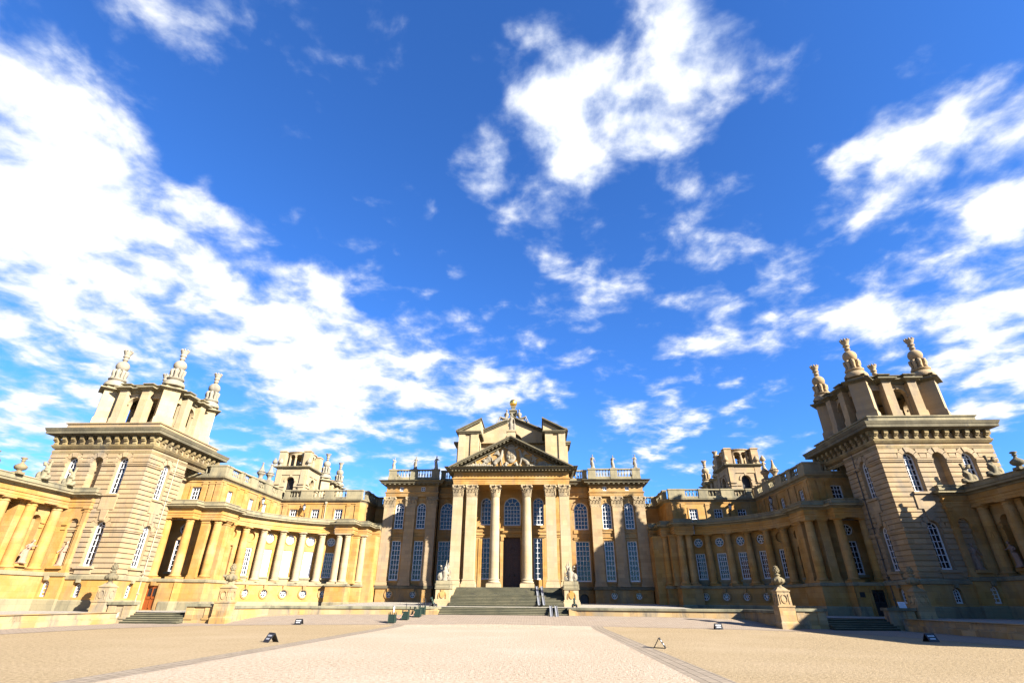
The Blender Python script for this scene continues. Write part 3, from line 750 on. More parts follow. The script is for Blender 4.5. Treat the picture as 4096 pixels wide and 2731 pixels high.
    m.fbox(FB, do.ua-.2, do.ua, .78, 2.9, .002, .06); m.fbox(FB, do.ub, do.ub+.2, .78, 2.9, .002, .06)
    m.build('door_surround', M['ochre_stone_old'], root)
    m = MB(s); m.sweep(EP, [(.07,3.02),(.20,3.05),(.22,3.24),(.12,3.30),(-1.9,3.302)]); m.sweep(EPRE+EARC+EPOST[:4]+[(30.9, 48.95)], [(.16,.2),(.16,1.38),(.08,1.46)], cap=False); m.sweep([(32.7, 48.95), (33.6, 48.95)], [(.16,.2),(.16,1.38),(.08,1.46)]); m.build('plinth_band', M['grey_stone'], root)
    dm = M['orange_oak'] if s < 0 else M['black_paint']
    m = MB(s); m.fbox(FB, do.ua, do.ub, .78, 2.72, -.2, -.14)
    for u0, u1, z0, z1 in ((0,.09,0,1.94),(.95,1.04,0,1.94),(.48,.56,0,1.94),(.09,.95,0,.16),(.09,.95,.86,.98),(.09,.95,1.84,1.94)): m.fbox(FB, do.ua+u0, do.ua+u1, .78+z0, .78+z1, -.14, -.09)
    d = m.build('door', dm, root)
    m = MB(s)
    for u0, u1 in ((.12,.46),(.58,.92)): m.fbox(FB, do.ua+u0, do.ua+u1, 1.85, 2.5, -.14, -.125)
    m.build('door_glass', M['glass'], d)
    # upper storey
    w = MB(s)
    U1 = Plane((19.9, 66.35), (30.4, 66.35)); U2 = Plane((30.4, 66.35), (30.4, 52.7)); U3 = Plane((30.4, 52.7), (35.2, 52.7))
    o1 = [Op(x-19.9, 1.05, 10.78, 12.08, 'rect', .2, 3, 3) for x in (22.55, 25.6, 28.5)]
    o2 = [Op(66.35-y, .98, 10.78, 12.1, 'rect', .2, 3, 3) for y in (62.3, 59.1, 54.6)]
    o3 = [Op(32.95-30.4, 1.05, 10.84, 12.22, 'rect', .2, 3, 3)]
    for F, oo in ((U1, o1), (U2, o2), (U3, o3), (Plane((19.4, 67.2), (19.9, 66.35)), []), (Plane((19.4, 71.6), (19.4, 67.2)), []), (Plane((16.5, 71.6), (19.4, 71.6)), [])):
        wall(w, F, 0, F.L, 9.9, 13.05, oo)
    w.build('upper_wall', M['ochre_stone'], root)
    for F, oo, pil in ((U1, o1, (.05, 1.2, 4.2, 7.2, 9.6)), (U2, o2, (.5, 2.2, 5.6, 8.6, 10.2, 12.9)), (U3, o3, (.05, .75, 1.5))):
        for u in pil:
            t = MB(s); t.fbox(F, u, u+.5, 10.3, 12.72, .002, .10); t.fbox(F, u-.04, u+.54, 12.5, 12.6, .003, .14); t.build('wall_strip', M['ochre_stone'], root)
        for o in oo:
            t = MB(s)
            for a, b_, z0, z1 in ((o.ua-.16, o.ua, o.zb-.05, o.zt+.16), (o.ub, o.ub+.16, o.zb-.05, o.zt+.16), (o.ua, o.ub, o.zt, o.zt+.16)): t.fbox(F, a, b_, z0, z1, .002, .07)
            t.fbox(F, o.ua-.1, o.ub+.1, o.zb-.16, o.zb, .08, .18); t.build('surround', M['ochre_stone'], window(root, F, o, s, fw=.1, bw=.055))
        t = MB(s); t.fbox(F, .02, F.L-.02, 12.74, 12.84, .002, .08); t.build('string_course', M['ochre_stone'], root)
    UP = [(16.5, 71.6), (19.4, 71.6), (19.4, 67.2), (19.9, 66.35), (30.4, 66.35), (30.4, 52.7), (35.2, 52.7)]
    m = MB(s); m.sweep(UP, [(-.02,12.92),(.06,12.98),(.10,13.06),(.32,13.16),(.36,13.30),(-.4,13.36)]); m.build('upper_cornice', M['grey_stone'], root)
    m = MB(s)
    balustrade(m, (19.7, 66.15), (30.2, 66.15), 13.34, 14.5, [(0, 2.1), (3.8, 5.0), (6.6, 8.2), (9.7, 10.4)])
    balustrade(m, (30.2, 66.15), (30.2, 52.5), 13.34, 14.5, [(.45, 1.6), (3.2, 4.9), (6.8, 8.3), (9.8, 10.6), (12.4, 13.2)])
    balustrade(m, (30.2, 52.5), (35.2, 52.5), 13.34, 14.5, [(-.04, 1.7), (3.6, 4.9)])
    balustrade(m, (19.2, 71.6), (19.2, 66.9), 13.34, 14.5, [(0, .5), (2.2, 2.8), (4.0, 4.7)]); balustrade(m, (16.5, 71.45), (19.2, 71.45), 13.34, 14.5, [(0, .6), (2.1, 2.65)])
    m.build('balustrade', M['grey_stone'], root)
    m = MB(s); m.box(30.75, 36, 53.05, 66.7, 8, 13.2); m.box(20.2, 36, 66.7, 76, 8, 13.2); m.box(16.5, 20.2, 72, 76, 8, 13.2); m.box(30.1, 34.4, 51.6, 53.2, .6, 9.9); m.build('roof_and_core', M['lead_grey'], root)
    if s < 0:
        m = MB(s); m.tube([(24.35, 66.2, 13.0, .05), (24.3, 66.2, 12.2, .05), (24.3, 66.2, 10.3, .05)], 8); m.box(24.2, 24.42, 66.1, 66.3, 12.75, 13.0); m.build('downpipe', M['pipe_paint'], root)
    return root

def intervals(u0, u1, cuts):
    out = []; a = u0
    for c0, c1 in sorted(cuts):
        if c0 > a: out.append((a, min(c0, u1)))
        a = max(a, c1)
    if a < u1: out.append((a, u1))
    return [(p, q) for p, q in out if q-p > .03]

def rusticate(m, F, u0, u1, z0, z1, ops, course=.41, d=.09, ringw=.42):
    n = round((z1-z0)/course)
    for k in range(n):
        a = z0+(z1-z0)*k/n+.035; b = z0+(z1-z0)*(k+1)/n-.035; mid = (a+b)/2; cuts = []
        for o in ops:
            spring = o.zt-o.w/2
            if b < o.zb-.25 or a > o.zt+ringw: continue
            if mid < spring-.1: cuts.append((o.ua-.02, o.ub+.02))
            else:
                R = o.w/2+ringw; dz = max(0, mid-spring)
                if dz < R: x = sqrt(R*R-dz*dz); cuts.append((o.uc-x-.04, o.uc+x+.04))
        for p, q in intervals(u0, u1, cuts): m.fbox(F, p, q, a, b, .001, d)
    for o in ops:
        r = o.w/2; c = o.zt-r; nn = 5
        for k in range(nn):
            a = pi*k/nn+.03; b = pi*(k+1)/nn-.03; R = r+ringw
            pts = [(o.uc+r*cos(a), c+r*sin(a)), (o.uc+R*cos(a), c+R*sin(a)), (o.uc+R*cos((a+b)/2), c+R*sin((a+b)/2)), (o.uc+R*cos(b), c+R*sin(b)), (o.uc+r*cos(b), c+r*sin(b)), (o.uc+r*cos((a+b)/2), c+r*sin((a+b)/2))]
            m.fpoly(F, pts, .001, d+(.06 if k == nn//2 else 0))

FIN = [(1.0,0),(1.02,.12),(.98,.3),(.82,.55),(.62,.66),(.60,.72),(.80,.76),(.82,.86),(.60,.92)]
def finial(root, x, y, z, s, mat, lvl='finial'):
    """drum, scrolled leaves, ball and open crown"""
    m = MB(s); m.lathe(x, y, z, FIN, 20)
    for k in range(8):
        a = 2*pi*k/8+pi/8; ca, sa = cos(a), sin(a)
        m.tube([(x+.38*ca, y+.38*sa, z+.86, .17), (x+.62*ca, y+.62*sa, z+.98, .14), (x+.50*ca, y+.50*sa, z+1.2, .16), (x+.58*ca, y+.58*sa, z+1.5, .18), (x+.62*ca, y+.62*sa, z+1.72, .16), (x+.40*ca, y+.40*sa, z+1.86, .12)], 7)
    m.lathe(x, y, z+.86, [(.5,0),(.4,.5),(.42,.95)], 12)
    m.ell((x, y, z+2.35), (.62, .62, .6), 18, 12)
    m.lathe(x, y, z+2.85, [(.2,0),(.2,.22),(.27,.24),(.27,.32),(.21,.34),(.23,.55),(.32,.60),(.32,.66),(.25,.70),(.27,.85),(.40,1.12),(.40,1.22)], 14)
    for k in range(9):
        a = 2*pi*k/9; m.ell((x+.37*cos(a), y+.37*sin(a), z+4.12), (.09, .09, .12), 7, 5)
    return m.build(lvl, mat, root)

def belfry(root, cx, cy, z, s, mat, cmat, hidden=False):
    """open square lantern: diagonal corner piers, paired piers and arches on each face"""
    h = 3.1; H = 20.3-16.65
    m = MB(s)
    for ex in (-1, 1):
        for ey in (-1, 1):
            c = (cx+ex*h, cy+ey*h)
            for e, a, b in ((1.20, 0, .75), (1.13, .75, .85), (1.05, .85, H)):
                m.prism([(c[0], c[1]-e), (c[0]+e, c[1]), (c[0], c[1]+e), (c[0]-e, c[1])], z+a, z+b)
    for q in range(4):
        an = q*pi/2
        def T(x, y): return (cx+x*cos(an)-y*sin(an), cy+x*sin(an)+y*cos(an))
        F = Plane(T(-1.5, -3.38), T(1.5, -3.38)); B = Plane(T(1.5, -3.0), T(-1.5, -3.0)); o = Op(1.5, 1.4, z+.02, z+3.05, 'arch', .38)
        wall(m, F, 0, 3.0, z, z+H, [o]); wall(m, B, 0, 3.0, z, z+H, [Op(o.uc, o.w, o.zb, o.zt, 'arch', .01)])
        m.fbox(F, -.01, 0, z, z+H, -.38, 0); m.fbox(F, 3.0, 3.01, z, z+H, -.38, 0)
        archring(m, F, o, .16, .003, .09)
        for e in (-1, 1):
            m.fbox(F, 1.5+e*.74-.13, 1.5+e*.74+.13, z+2.25, z+2.42, .003, .12)
            u = 1.5+e*1.16
            m.fbox(F, u-.40, u+.40, z+.8, z+H, .002, .58); m.fbox(F, u-.46, u+.46, z, z+.72, .002, .66); m.fbox(F, u-.43, u+.43, z+.72, z+.8, .002, .62)
        # flat head over the side gaps
        F2 = Plane(T(-2.6, -3.36), T(2.6, -3.36))
        for a, b in ((0, 1.1), (4.1, 5.2)): m.fbox(F2, a, b, z+2.95, z+H, -.35, 0)
    m.build('belfry', mat, root)
    path = []
    for q in range(4):
        an = q*pi/2
        for x, y in ((-3.1,-4.15),(-2.35,-3.4),(-1.6,-3.4),(-1.6,-3.97),(-.72,-3.97),(-.72,-3.6),(.72,-3.6),(.72,-3.97),(1.6,-3.97),(1.6,-3.4),(2.35,-3.4),(3.1,-4.15)):
            path.append((cx+x*cos(an)-y*sin(an), cy+x*sin(an)+y*cos(an)))
    zt = z+H; m = MB(s)
    m.sweep(path, [(-1.2,zt-.16),(-.02,zt-.16),(.0,zt-.02),(.08,zt+.0),(.12,zt+.06),(.36,zt+.14),(.42,zt+.16),(.42,zt+.28),(-.08,zt+.34)], closed=True)
    m.sweep(path, [(-.5,zt+.56),(.05,zt+.58),(.12,zt+.64),(.12,zt+.72),(-.9,zt+.76)], closed=True)
    for i in range(len(path)):
        a, b = path[i], path[(i+1) % len(path)]; F = Plane(a, b)
        if F.L > .5: modillions(m, F, 0, F.L, zt+.03, zt+.11, .02, .17, .13, .06)
    m.build('belfry_cornice', cmat, root)
    m = MB(s); m.sweep(path, [(-.08,zt+.32),(-.08,zt+.60)], closed=True); m.box(cx-3.1, cx+3.1, cy-3.1, cy+3.1, zt-.1, zt+.5); m.build('belfry_attic', mat, root)
    for ex, ey in ((-1,-1),(-1,1),(1,-1),(1,1)):
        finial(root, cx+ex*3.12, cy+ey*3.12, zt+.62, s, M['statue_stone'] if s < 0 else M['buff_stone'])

def tower(s, label):
    root = thing('corner_tower', (s*37.4, 49.2, .6), label, 'tower', 'corner towers with open belfries')
    F = Plane((32.7, 44.41), (42.2, 44.41)); S = Plane((32.7, 49.6), (32.7, 44.41)); X = lambda x: x-32.7
    fu = [Op(X(35.02), 1.04, 9.97, 13.3, 'arch', .4, 3, 6), Op(X(39.88), 1.04, 9.97, 13.3, 'arch', .4, 3, 6)]
    ni = Op(X(37.45), 1.04, 9.97, 13.3, 'arch', .6, blind=True)
    fl = Op(X(35.02), 1.06, 4.05, 7.68, 'arch', .4, 3, 6)
    su = Op(2.62, 1.08, 9.86, 13.15, 'arch', .32, 3, 6); sl = Op(2.62, 1.08, 4.06, 7.6, 'arch', .32, 3, 6)
    fb = Op(X(34.98), .68, 1.72, 2.8, 'arch', .4, 3, 3); sb = Op(2.6, .64, 1.7, 2.82, 'arch', .32, 2, 3)
    w = MB(s)
    wall(w, F, 0, F.L, 3.3, 14.1, fu+[ni, fl]); wall(w, S, 0, S.L, 3.3, 14.1, [su, sl])
    w.box(42.1, 42.2, 44.42, 54.2, .3, 14.1); w.box(34.4, 42.2, 54.1, 54.2, .3, 14.1); w.box(32.71, 34.4, 49.5, 49.6, .3, 14.1); w.box(34.4, 34.5, 49.6, 54.2, .3, 14.1)
    w.box(32.72, 42.18, 44.43, 54.18, 14.02, 15.0)
    w.build('wall', M['buff_stone'], root)
    r = MB(s)
    rusticate(r, F, -.09, F.L+.09, 3.5, 14.02, fu+[ni, fl]); rusticate(r, S, 0, S.L-.001, 3.5, 14.02, [su, sl])
    r.build('rusticated_courses', M['buff_stone'], root)
    for zz_ in (((12.48, 12.60, .14), (12.60, 12.72, .2)), ((6.78, 6.90, .14), (6.90, 7.06, .2))):
        hi = zz_[0][0] > 10; t = MB(s)
        for (z0, z1, d) in zz_:
            for p, q in intervals(-d, F.L, [(o.ua-.03, o.ub+.03) for o in ((fu+[ni]) if hi else [fl])]): t.fbox(F, p, q, z0, z1, .003, d)
            for p, q in intervals(0, S.L, [(o.ua-.03, o.ub+.03) for o in ([su] if hi else [sl])]): t.fbox(S, p, q, z0, z1, .003, d)
        t.build('string_course', M['buff_stone'], root)
    wins = {id(o): window(root, F, o, s) for o in fu+[fl]}; wins.update({id(o): window(root, S, o, s) for o in (su, sl)})
    for FF, o in ((F, fu[0]), (F, fu[1]), (F, ni), (S, su)):
        t = MB(s); t.fbox(FF, o.ua-.2, o.ub+.2, o.zb-.18, o.zb-.003, .003, .3); t.fbox(FF, o.uc-.72, o.uc+.72, 8.62, o.zb-.19, .003, .17)
        t.fpoly(FF, [(o.uc-.22, 7.75), (o.uc+.22, 7.75), (o.uc+.34, 8.6), (o.uc-.34, 8.6)], .003, .2); t.build('sill_panel', M['buff_stone'], wins.get(id(o), root))
    for FF, o in ((F, fl), (S, sl)):
        t = MB(s); t.fbox(FF, o.ua-.3, o.ub+.3, o.zb-.2, o.zb-.003, .003, .36); t.fbox(FF, o.ua-.16, o.ub+.16, 3.45, o.zb-.21, .003, .2); t.build('sill_panel', M['buff_stone'], wins[id(o)])
    # basement
    m = MB(s); FB = Plane((32.55, 44.26), (42.2, 44.26)); SB = Plane((32.55, 49.6), (32.55, 44.26))
    fb.uc += .15; fb.ua += .15; fb.ub += .15
    wall(m, FB, 0, FB.L, .2, 3.1, [fb]); wall(m, SB, 0, SB.L, .2, 3.1, [sb]); m.build('basement', M['ochre_stone'], root)
    window(root, FB, fb, s, fw=.08); window(root, SB, sb, s, fw=.08)
    m = MB(s); pth = [(32.55, 49.6), (32.55, 44.26), (36.4, 44.26)]
    m.sweep(pth, [(-.02,3.02),(.12,3.05),(.14,3.3),(-.0,3.42),(-.3,3.44)]); m.sweep(pth, [(.08,.2),(.08,1.45),(.0,1.52)], cap=False)
    for FF, o in ((FB, fb), (SB, sb)): m.fpoly(FF, [(o.uc-.12, o.zt), (o.uc+.12, o.zt), (o.uc+.17, 3.06), (o.uc-.17, 3.06)], .003, .22)
    m.build('plinth_band', M['grey_stone'], root)
    # bracketed cornice
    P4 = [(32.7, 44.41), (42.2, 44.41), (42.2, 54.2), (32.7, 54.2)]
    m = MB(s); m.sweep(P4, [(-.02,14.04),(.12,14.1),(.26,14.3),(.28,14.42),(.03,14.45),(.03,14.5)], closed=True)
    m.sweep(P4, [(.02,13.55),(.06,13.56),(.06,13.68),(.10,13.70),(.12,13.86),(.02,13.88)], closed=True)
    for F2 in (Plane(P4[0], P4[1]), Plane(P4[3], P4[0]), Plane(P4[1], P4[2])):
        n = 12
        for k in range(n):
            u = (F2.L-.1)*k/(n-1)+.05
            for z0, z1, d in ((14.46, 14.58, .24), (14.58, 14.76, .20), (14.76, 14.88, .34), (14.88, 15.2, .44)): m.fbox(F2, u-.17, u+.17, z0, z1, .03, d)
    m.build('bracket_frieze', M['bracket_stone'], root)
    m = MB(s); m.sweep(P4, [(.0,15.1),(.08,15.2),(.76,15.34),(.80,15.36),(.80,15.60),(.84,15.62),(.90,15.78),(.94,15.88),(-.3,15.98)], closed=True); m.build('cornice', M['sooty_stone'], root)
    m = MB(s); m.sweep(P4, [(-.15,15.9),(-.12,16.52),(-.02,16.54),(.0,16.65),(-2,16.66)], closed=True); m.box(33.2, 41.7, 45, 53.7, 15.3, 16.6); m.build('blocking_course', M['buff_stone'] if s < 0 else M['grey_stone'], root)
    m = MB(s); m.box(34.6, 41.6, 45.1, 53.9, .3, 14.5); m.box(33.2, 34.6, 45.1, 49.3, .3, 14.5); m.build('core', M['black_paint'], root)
    m = MB(s)
    m.tube([(32.6, 48.1, 14.0, .045), (32.56, 48.1, 12.6, .045), (32.5, 48.1, .9, .045)], 8)
    for z in (12.4, 10, 7.5, 5, 3.6, 2): m.box(32.4, 32.62, 48.0, 48.2, z, z+.08)
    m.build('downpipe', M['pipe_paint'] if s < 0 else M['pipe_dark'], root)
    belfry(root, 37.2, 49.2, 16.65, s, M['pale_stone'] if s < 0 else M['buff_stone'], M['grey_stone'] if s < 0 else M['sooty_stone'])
    return root

def wing(s, label):
    root = thing('colonnade_wing', (s*39, 32, .6), label, 'palace wing', 'colonnaded wings running towards the viewer')
    YE = 15.5
    w = MB(s)
    Bf = Plane((36.35, 44.08), (38.9, 44.08)); n2 = Op(.93, .92, 4.03, 7.85, 'arch', .55, blind=True)
    wall(w, Bf, 0, Bf.L, 3.5, 8.75, [n2]); w.box(36.35, 36.45, 44.09, 44.4, 3.5, 8.75)
    Nf = Plane((39.1, 44.05), (39.1, 40.3)); n1 = Op(1.72, .98, 4.1, 7.9, 'arch', .5, blind=True)
    wall(w, Nf, 0, Nf.L, 3.5, 8.75, [n1])
    w.box(39.1, 41.6, 40.25, 40.35, 3.5, 8.75); w.box(41.6, 41.7, YE, 40.3, 3.5, 8.75); w.box(38.5, 42.6, YE, 44.0, 8.75, 8.85); w.box(42.5, 42.6, YE, 44.3, .3, 10.2)
    w.build('wall', M['ochre_stone'], root)
    for FF, o in ((Bf, n2), (Nf, n1)):
        sp = o.zt-o.w/2; t = MB(s)
        for e in (-1, 1):
            u = o.uc+e*(o.w/2+.2); t.fbox(FF, u-.2, u+.2, sp-.5, sp-.42, .003, .08); t.fbox(FF, u-.2, u+.2, sp-.12, sp, .003, .12)
        t.fbox(FF, o.ua-.15, o.ub+.15, o.zb-.2, o.zb, .003, .25)
        t.build('niche_moulding', M['ochre_stone'], root)
    for k in range(11):
        y = 43.55-2.45*k
        if y < YE+.5: break
        m = MB(s); tuscan(m, 38.72, y, 3.56, 8.75, .43, .36); m.build('column', M['ochre_stone'], root)
    for y0, y1 in ((40.2, 40.85), (38.0, 38.0)):
        if y1 > y0: m = MB(s); sq_pier(m, 38.95, 39.9, y0, y1, 3.56, 8.75); m.build('pilaster', M['ochre_stone'], root)
    m = MB(s); sq_pier(m, 36.3, 36.62, 43.98, 44.2, 3.5, 8.75); m.build('pilaster', M['ochre_stone'], root)
    E = [(36.28, 44.41), (36.28, 44.0), (38.3, 44.0), (38.3, YE)]
    m = MB(s); m.sweep(E, [(-.9 if 0 else -.1,8.75),(0,8.75),(0,8.95),(.03,8.97),(.03,9.14),(.1,9.2),(.1,9.27),(0,9.3),(0,9.62)]); m.box(38.35, 39.2, YE, 43.9, 8.72, 8.80); m.build('entablature', M['ochre_stone'], root)
    m = MB(s); m.sweep(E, [(-.02,9.58),(.08,9.62),(.13,9.7),(.45,9.78),(.47,9.9),(.55,9.96),(.0,10.02),(0,10.36),(.05,10.37),(.05,10.46),(-.4,10.48)]); m.build('cornice', M['grey_stone'], root)
    m = MB(s); m.box(38.5, 42.5, YE, 43.95, 10.0, 10.3); m.build('roof', M['lead_grey'], root)
    m = MB(s); P5 = [(36.25, 44.3), (36.25, 43.98), (38.1, 43.98), (38.1, YE)]
    Fb = Plane((36.25, 43.98), (38.1, 43.98)); ob = Op(1.32, .66, 1.74, 2.96, 'arch', .35, 2, 3)
    wall(m, Fb, 0, Fb.L, .2, 3.3, [ob]); m.sweep([(38.1, 43.98), (38.1, YE)], [(0,.2),(0,3.3)], cap=False); m.box(36.25, 36.35, 43.99, 44.3, .2, 3.3)
    m.build('basement', M['ochre_stone'], root); window(root, Fb, ob, s, fw=.08)
    m = MB(s); m.sweep(P5, [(-.02,3.24),(.12,3.27),(.14,3.5),(.04,3.56),(-1.5,3.57)]); m.sweep(P5, [(.08,.2),(.08,1.5),(0,1.58)], cap=False); m.fpoly(Fb, [(1.2, 2.96), (1.44, 2.96), (1.5, 3.28), (1.14, 3.28)], .003, .2); m.build('plinth_band', M['grey_stone'], root)
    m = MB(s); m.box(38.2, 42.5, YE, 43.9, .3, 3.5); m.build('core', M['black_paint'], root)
    return root

def far_belfry(s, label):
    root = thing('belfry_tower', (s*29.9, 68.6, 10), label, 'tower', 'small towers behind the wings')
    cx, cy = 29.9, 68.6; m = MB(s); h = 2.05
    for q in range(4):
        an = q*pi/2
        T = lambda x, y: (cx+x*cos(an)-y*sin(an), cy+x*sin(an)+y*cos(an))
        F = Plane(T(-h, -h), T(h, -h)); B_ = Plane(T(h, -h+.5), T(-h, -h+.5)); o = Op(h, 1.2, 13.4, 16.28, 'arch', .5)
        wall(m, F, 0, 2*h, 12, 17.45, [o])
        archring(m, F, o, .22, .003, .1)
        for a, b in ((0, .75), (2*h-.75, 2*h)): m.fbox(F, a, b, 12, 17.3, .003, .14); m.fbox(F, a-.02, b+.02, 14.9, 15.05, .004, .25); m.fbox(F, a-.02, b+.02, 15.25, 15.4, .004, .3)
        m.fbox(F, .75, 2*h-.75, 16.55, 17.3, .002, .1)
        m.fbox(F, .75, o.ua-.02, 14.95, 15.35, .003, .12); m.fbox(F, o.ub+.02, 2*h-.75, 14.95, 15.35, .003, .12)
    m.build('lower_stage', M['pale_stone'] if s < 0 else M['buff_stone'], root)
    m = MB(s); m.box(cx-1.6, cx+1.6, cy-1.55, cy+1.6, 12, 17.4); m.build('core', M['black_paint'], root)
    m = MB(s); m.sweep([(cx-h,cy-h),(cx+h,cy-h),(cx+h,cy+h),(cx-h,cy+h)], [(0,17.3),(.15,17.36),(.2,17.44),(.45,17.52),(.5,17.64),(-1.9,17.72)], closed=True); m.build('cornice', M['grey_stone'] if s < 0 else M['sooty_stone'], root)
    m = MB(s)
    for ex in (-1, 1):
        for ey in (-1, 1):
            x, y = cx+ex*1.72, cy+ey*1.72
            m.prism([(x-.45,y-.45),(x+.45,y-.45),(x+.45,y+.45),(x-.45,y+.45)], 17.66, 19.62)
            m.box(x-.52, x+.52, y-.52, y+.52, 19.62, 19.7); m.frustum(x, y, 19.7, 19.84, .56, .56, .4, .4)
    # round open loggia
    n = 12; R = 1.72
    for k in range(n):
        a = 2*pi*k/n; m.tube([(cx+R*cos(a), cy+R*sin(a), 17.7, .15), (cx+R*cos(a), cy+R*sin(a), 18.95, .14)], 10)
        b = 2*pi*(k+1)/n; mid = (a+b)/2
        for j in range(6):
            t0 = a+(b-a)*j/6; t1 = a+(b-a)*(j+1)/6
            za = 18.95+.42*sqrt(max(0, 1-((t0-mid)/((b-a)/2))**2)); zb = 18.95+.42*sqrt(max(0, 1-((t1-mid)/((b-a)/2))**2))
            p = []
            for rr in (R+.14, R-.14):
                p.append([(cx+rr*cos(t0), cy+rr*sin(t0), za), (cx+rr*cos(t1), cy+rr*sin(t1), zb), (cx+rr*cos(t1), cy+rr*sin(t1), 19.6), (cx+rr*cos(t0), cy+rr*sin(t0), 19.6)])
            m.add(p[0]+p[1], [(0,1,2,3),(7,6,5,4),(0,4,5,1)])
    m.lathe(cx, cy, 19.56, [(R-.14,0),(R+.18,.02),(R+.28,.1),(R+.3,.2),(R-.2,.24)], 32, False)
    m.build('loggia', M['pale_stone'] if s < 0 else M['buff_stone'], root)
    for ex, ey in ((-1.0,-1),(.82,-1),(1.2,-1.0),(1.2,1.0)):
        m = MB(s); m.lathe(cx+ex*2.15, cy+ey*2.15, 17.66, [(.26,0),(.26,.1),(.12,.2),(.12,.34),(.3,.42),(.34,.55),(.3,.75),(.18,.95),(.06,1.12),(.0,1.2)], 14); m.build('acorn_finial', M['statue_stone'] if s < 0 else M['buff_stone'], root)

def rear_tower(s, label):
    root = thing('rear_tower', (s*35.8, 87, 1), label, 'tower', 'rear corner towers')
    m = MB(s); m.box(31.4, 40.2, 82.4, 91.6, 1, 15.0); m.build('wall', M['buff_stone'], root)
    m = MB(s); m.sweep([(31.4,82.4),(40.2,82.4),(40.2,91.6),(31.4,91.6)], [(0,14.4),(.3,14.5),(.8,14.7),(.85,14.95),(0,15.0),(-.1,15.55),(-2,15.58)], closed=True); m.build('cornice', M['sooty_stone'], root)
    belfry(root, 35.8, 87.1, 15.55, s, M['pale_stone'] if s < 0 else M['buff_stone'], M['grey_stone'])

quadrant(-1, 'sunlit curved wing of orange stone with an orange door, left of the main block')
quadrant(1, 'shaded curved wing of brown stone with a black door, right of the main block')
tower(-1, 'sunlit banded stone tower with an open belfry at the left of the court')
tower(1, 'half shaded banded stone tower with dark finials at the right of the court')
wing(-1, 'sunlit orange colonnade with niches at the far left edge')
wing(1, 'dark shaded colonnade at the far right edge')
far_belfry(-1, 'small pale tower with round loggia rising behind the left curved wing')
far_belfry(1, 'small brownish tower with round loggia rising behind the right curved wing')
rear_tower(-1, 'distant pale rear tower whose ball finials show right of the left loggia tower')
rear_tower(1, 'distant rear tower whose ball finials show left of the right loggia tower')

# ------------------------------------------------------------------ ground, terrace, steps
def sst(a, b, x):
    t = max(0, min(1, (x-a)/(b-a))); return t*t*(3-2*t)
def gz(x, y): return 0.6*sst(40, 48, y)
def tz(x, y):
    b = sst(16, 22, abs(x)); return (1.19+.30*sst(49.5, 66, y))*(1-b)+.74*b
def sheet(name, mat, front, back, zf, dz, nu, nv, kind='structure'):
    """sheet between two polylines of equal length, following the ground"""
    m = MB(); pts = []
    rows = []
    for i in range(len(front)-1):
        for k in range(nu if i < len(front)-2 else nu+1):
            t = k/nu
            f = (front[i][0]+(front[i+1][0]-front[i][0])*t, front[i][1]+(front[i+1][1]-front[i][1])*t)
            b = (back[i][0]+(back[i+1][0]-back[i][0])*t, back[i][1]+(back[i+1][1]-back[i][1])*t)
            rows.append([(f[0]+(b[0]-f[0])*j/nv, f[1]+(b[1]-f[1])*j/nv) for j in range(nv+1)])
    vs = [(x, y, zf(x, y)+dz) for r in rows for x, y in r]; w = nv+1
    m.add(vs, [(i*w+j, (i+1)*w+j, (i+1)*w+j+1, i*w+j+1) for i in range(len(rows)-1) for j in range(nv)], True)
    return tag(m.build(name, mat), kind=kind)
m = MB()
xs = [-900, -300, -120, -70]+[-60+2*i for i in range(61)]+[70, 120, 300, 900]
ys = [-600, -200, -60]+[-20+2*i for i in range(30)]+[39+.5*i for i in range(24)]+[52, 56, 62, 70, 90, 150, 400, 1200]
m.add([(x, y, gz(x, y)) for y in ys for x in xs], [(j*len(xs)+i, j*len(xs)+i+1, (j+1)*len(xs)+i+1, (j+1)*len(xs)+i) for j in range(len(ys)-1) for i in range(len(xs)-1)], True)
tag(m.build('courtyard_ground', M['gravel_tan']), kind='structure')
sheet('central_gravel_path', M['gravel_pale'], [(-6.9, -12), (6.9, -12)], [(-6.9, 43.2), (6.9, 43.2)], gz, .004, 8, 120)
for s in (1, -1):
    sheet('kerb_strip', M['kerb_paving'], [(s*6.8, -12), (s*7.65, -12)][::s], [(s*6.8, 43.2), (s*7.65, 43.2)][::s], gz, .008, 2, 120)
half_f = [(24.4, 2), (24.2, 28), (23.5, 34), (21.2, 38.5), (18, 40.5), (15.4, 41.0), (7, 41.9), (0, 42.6)]
half_b = [(29, 2), (29, 28), (29, 36), (27.5, 42.6), (20.2, 44.5), (15.5, 47.0), (7, 48.3), (0, 48.9)]
mir = lambda L: [(-x, y) for x, y in L]+L[::-1][1:]
sheet('brick_apron', M['brick_paving'], mir(half_f), mir(half_b), gz, .012, 6, 14)
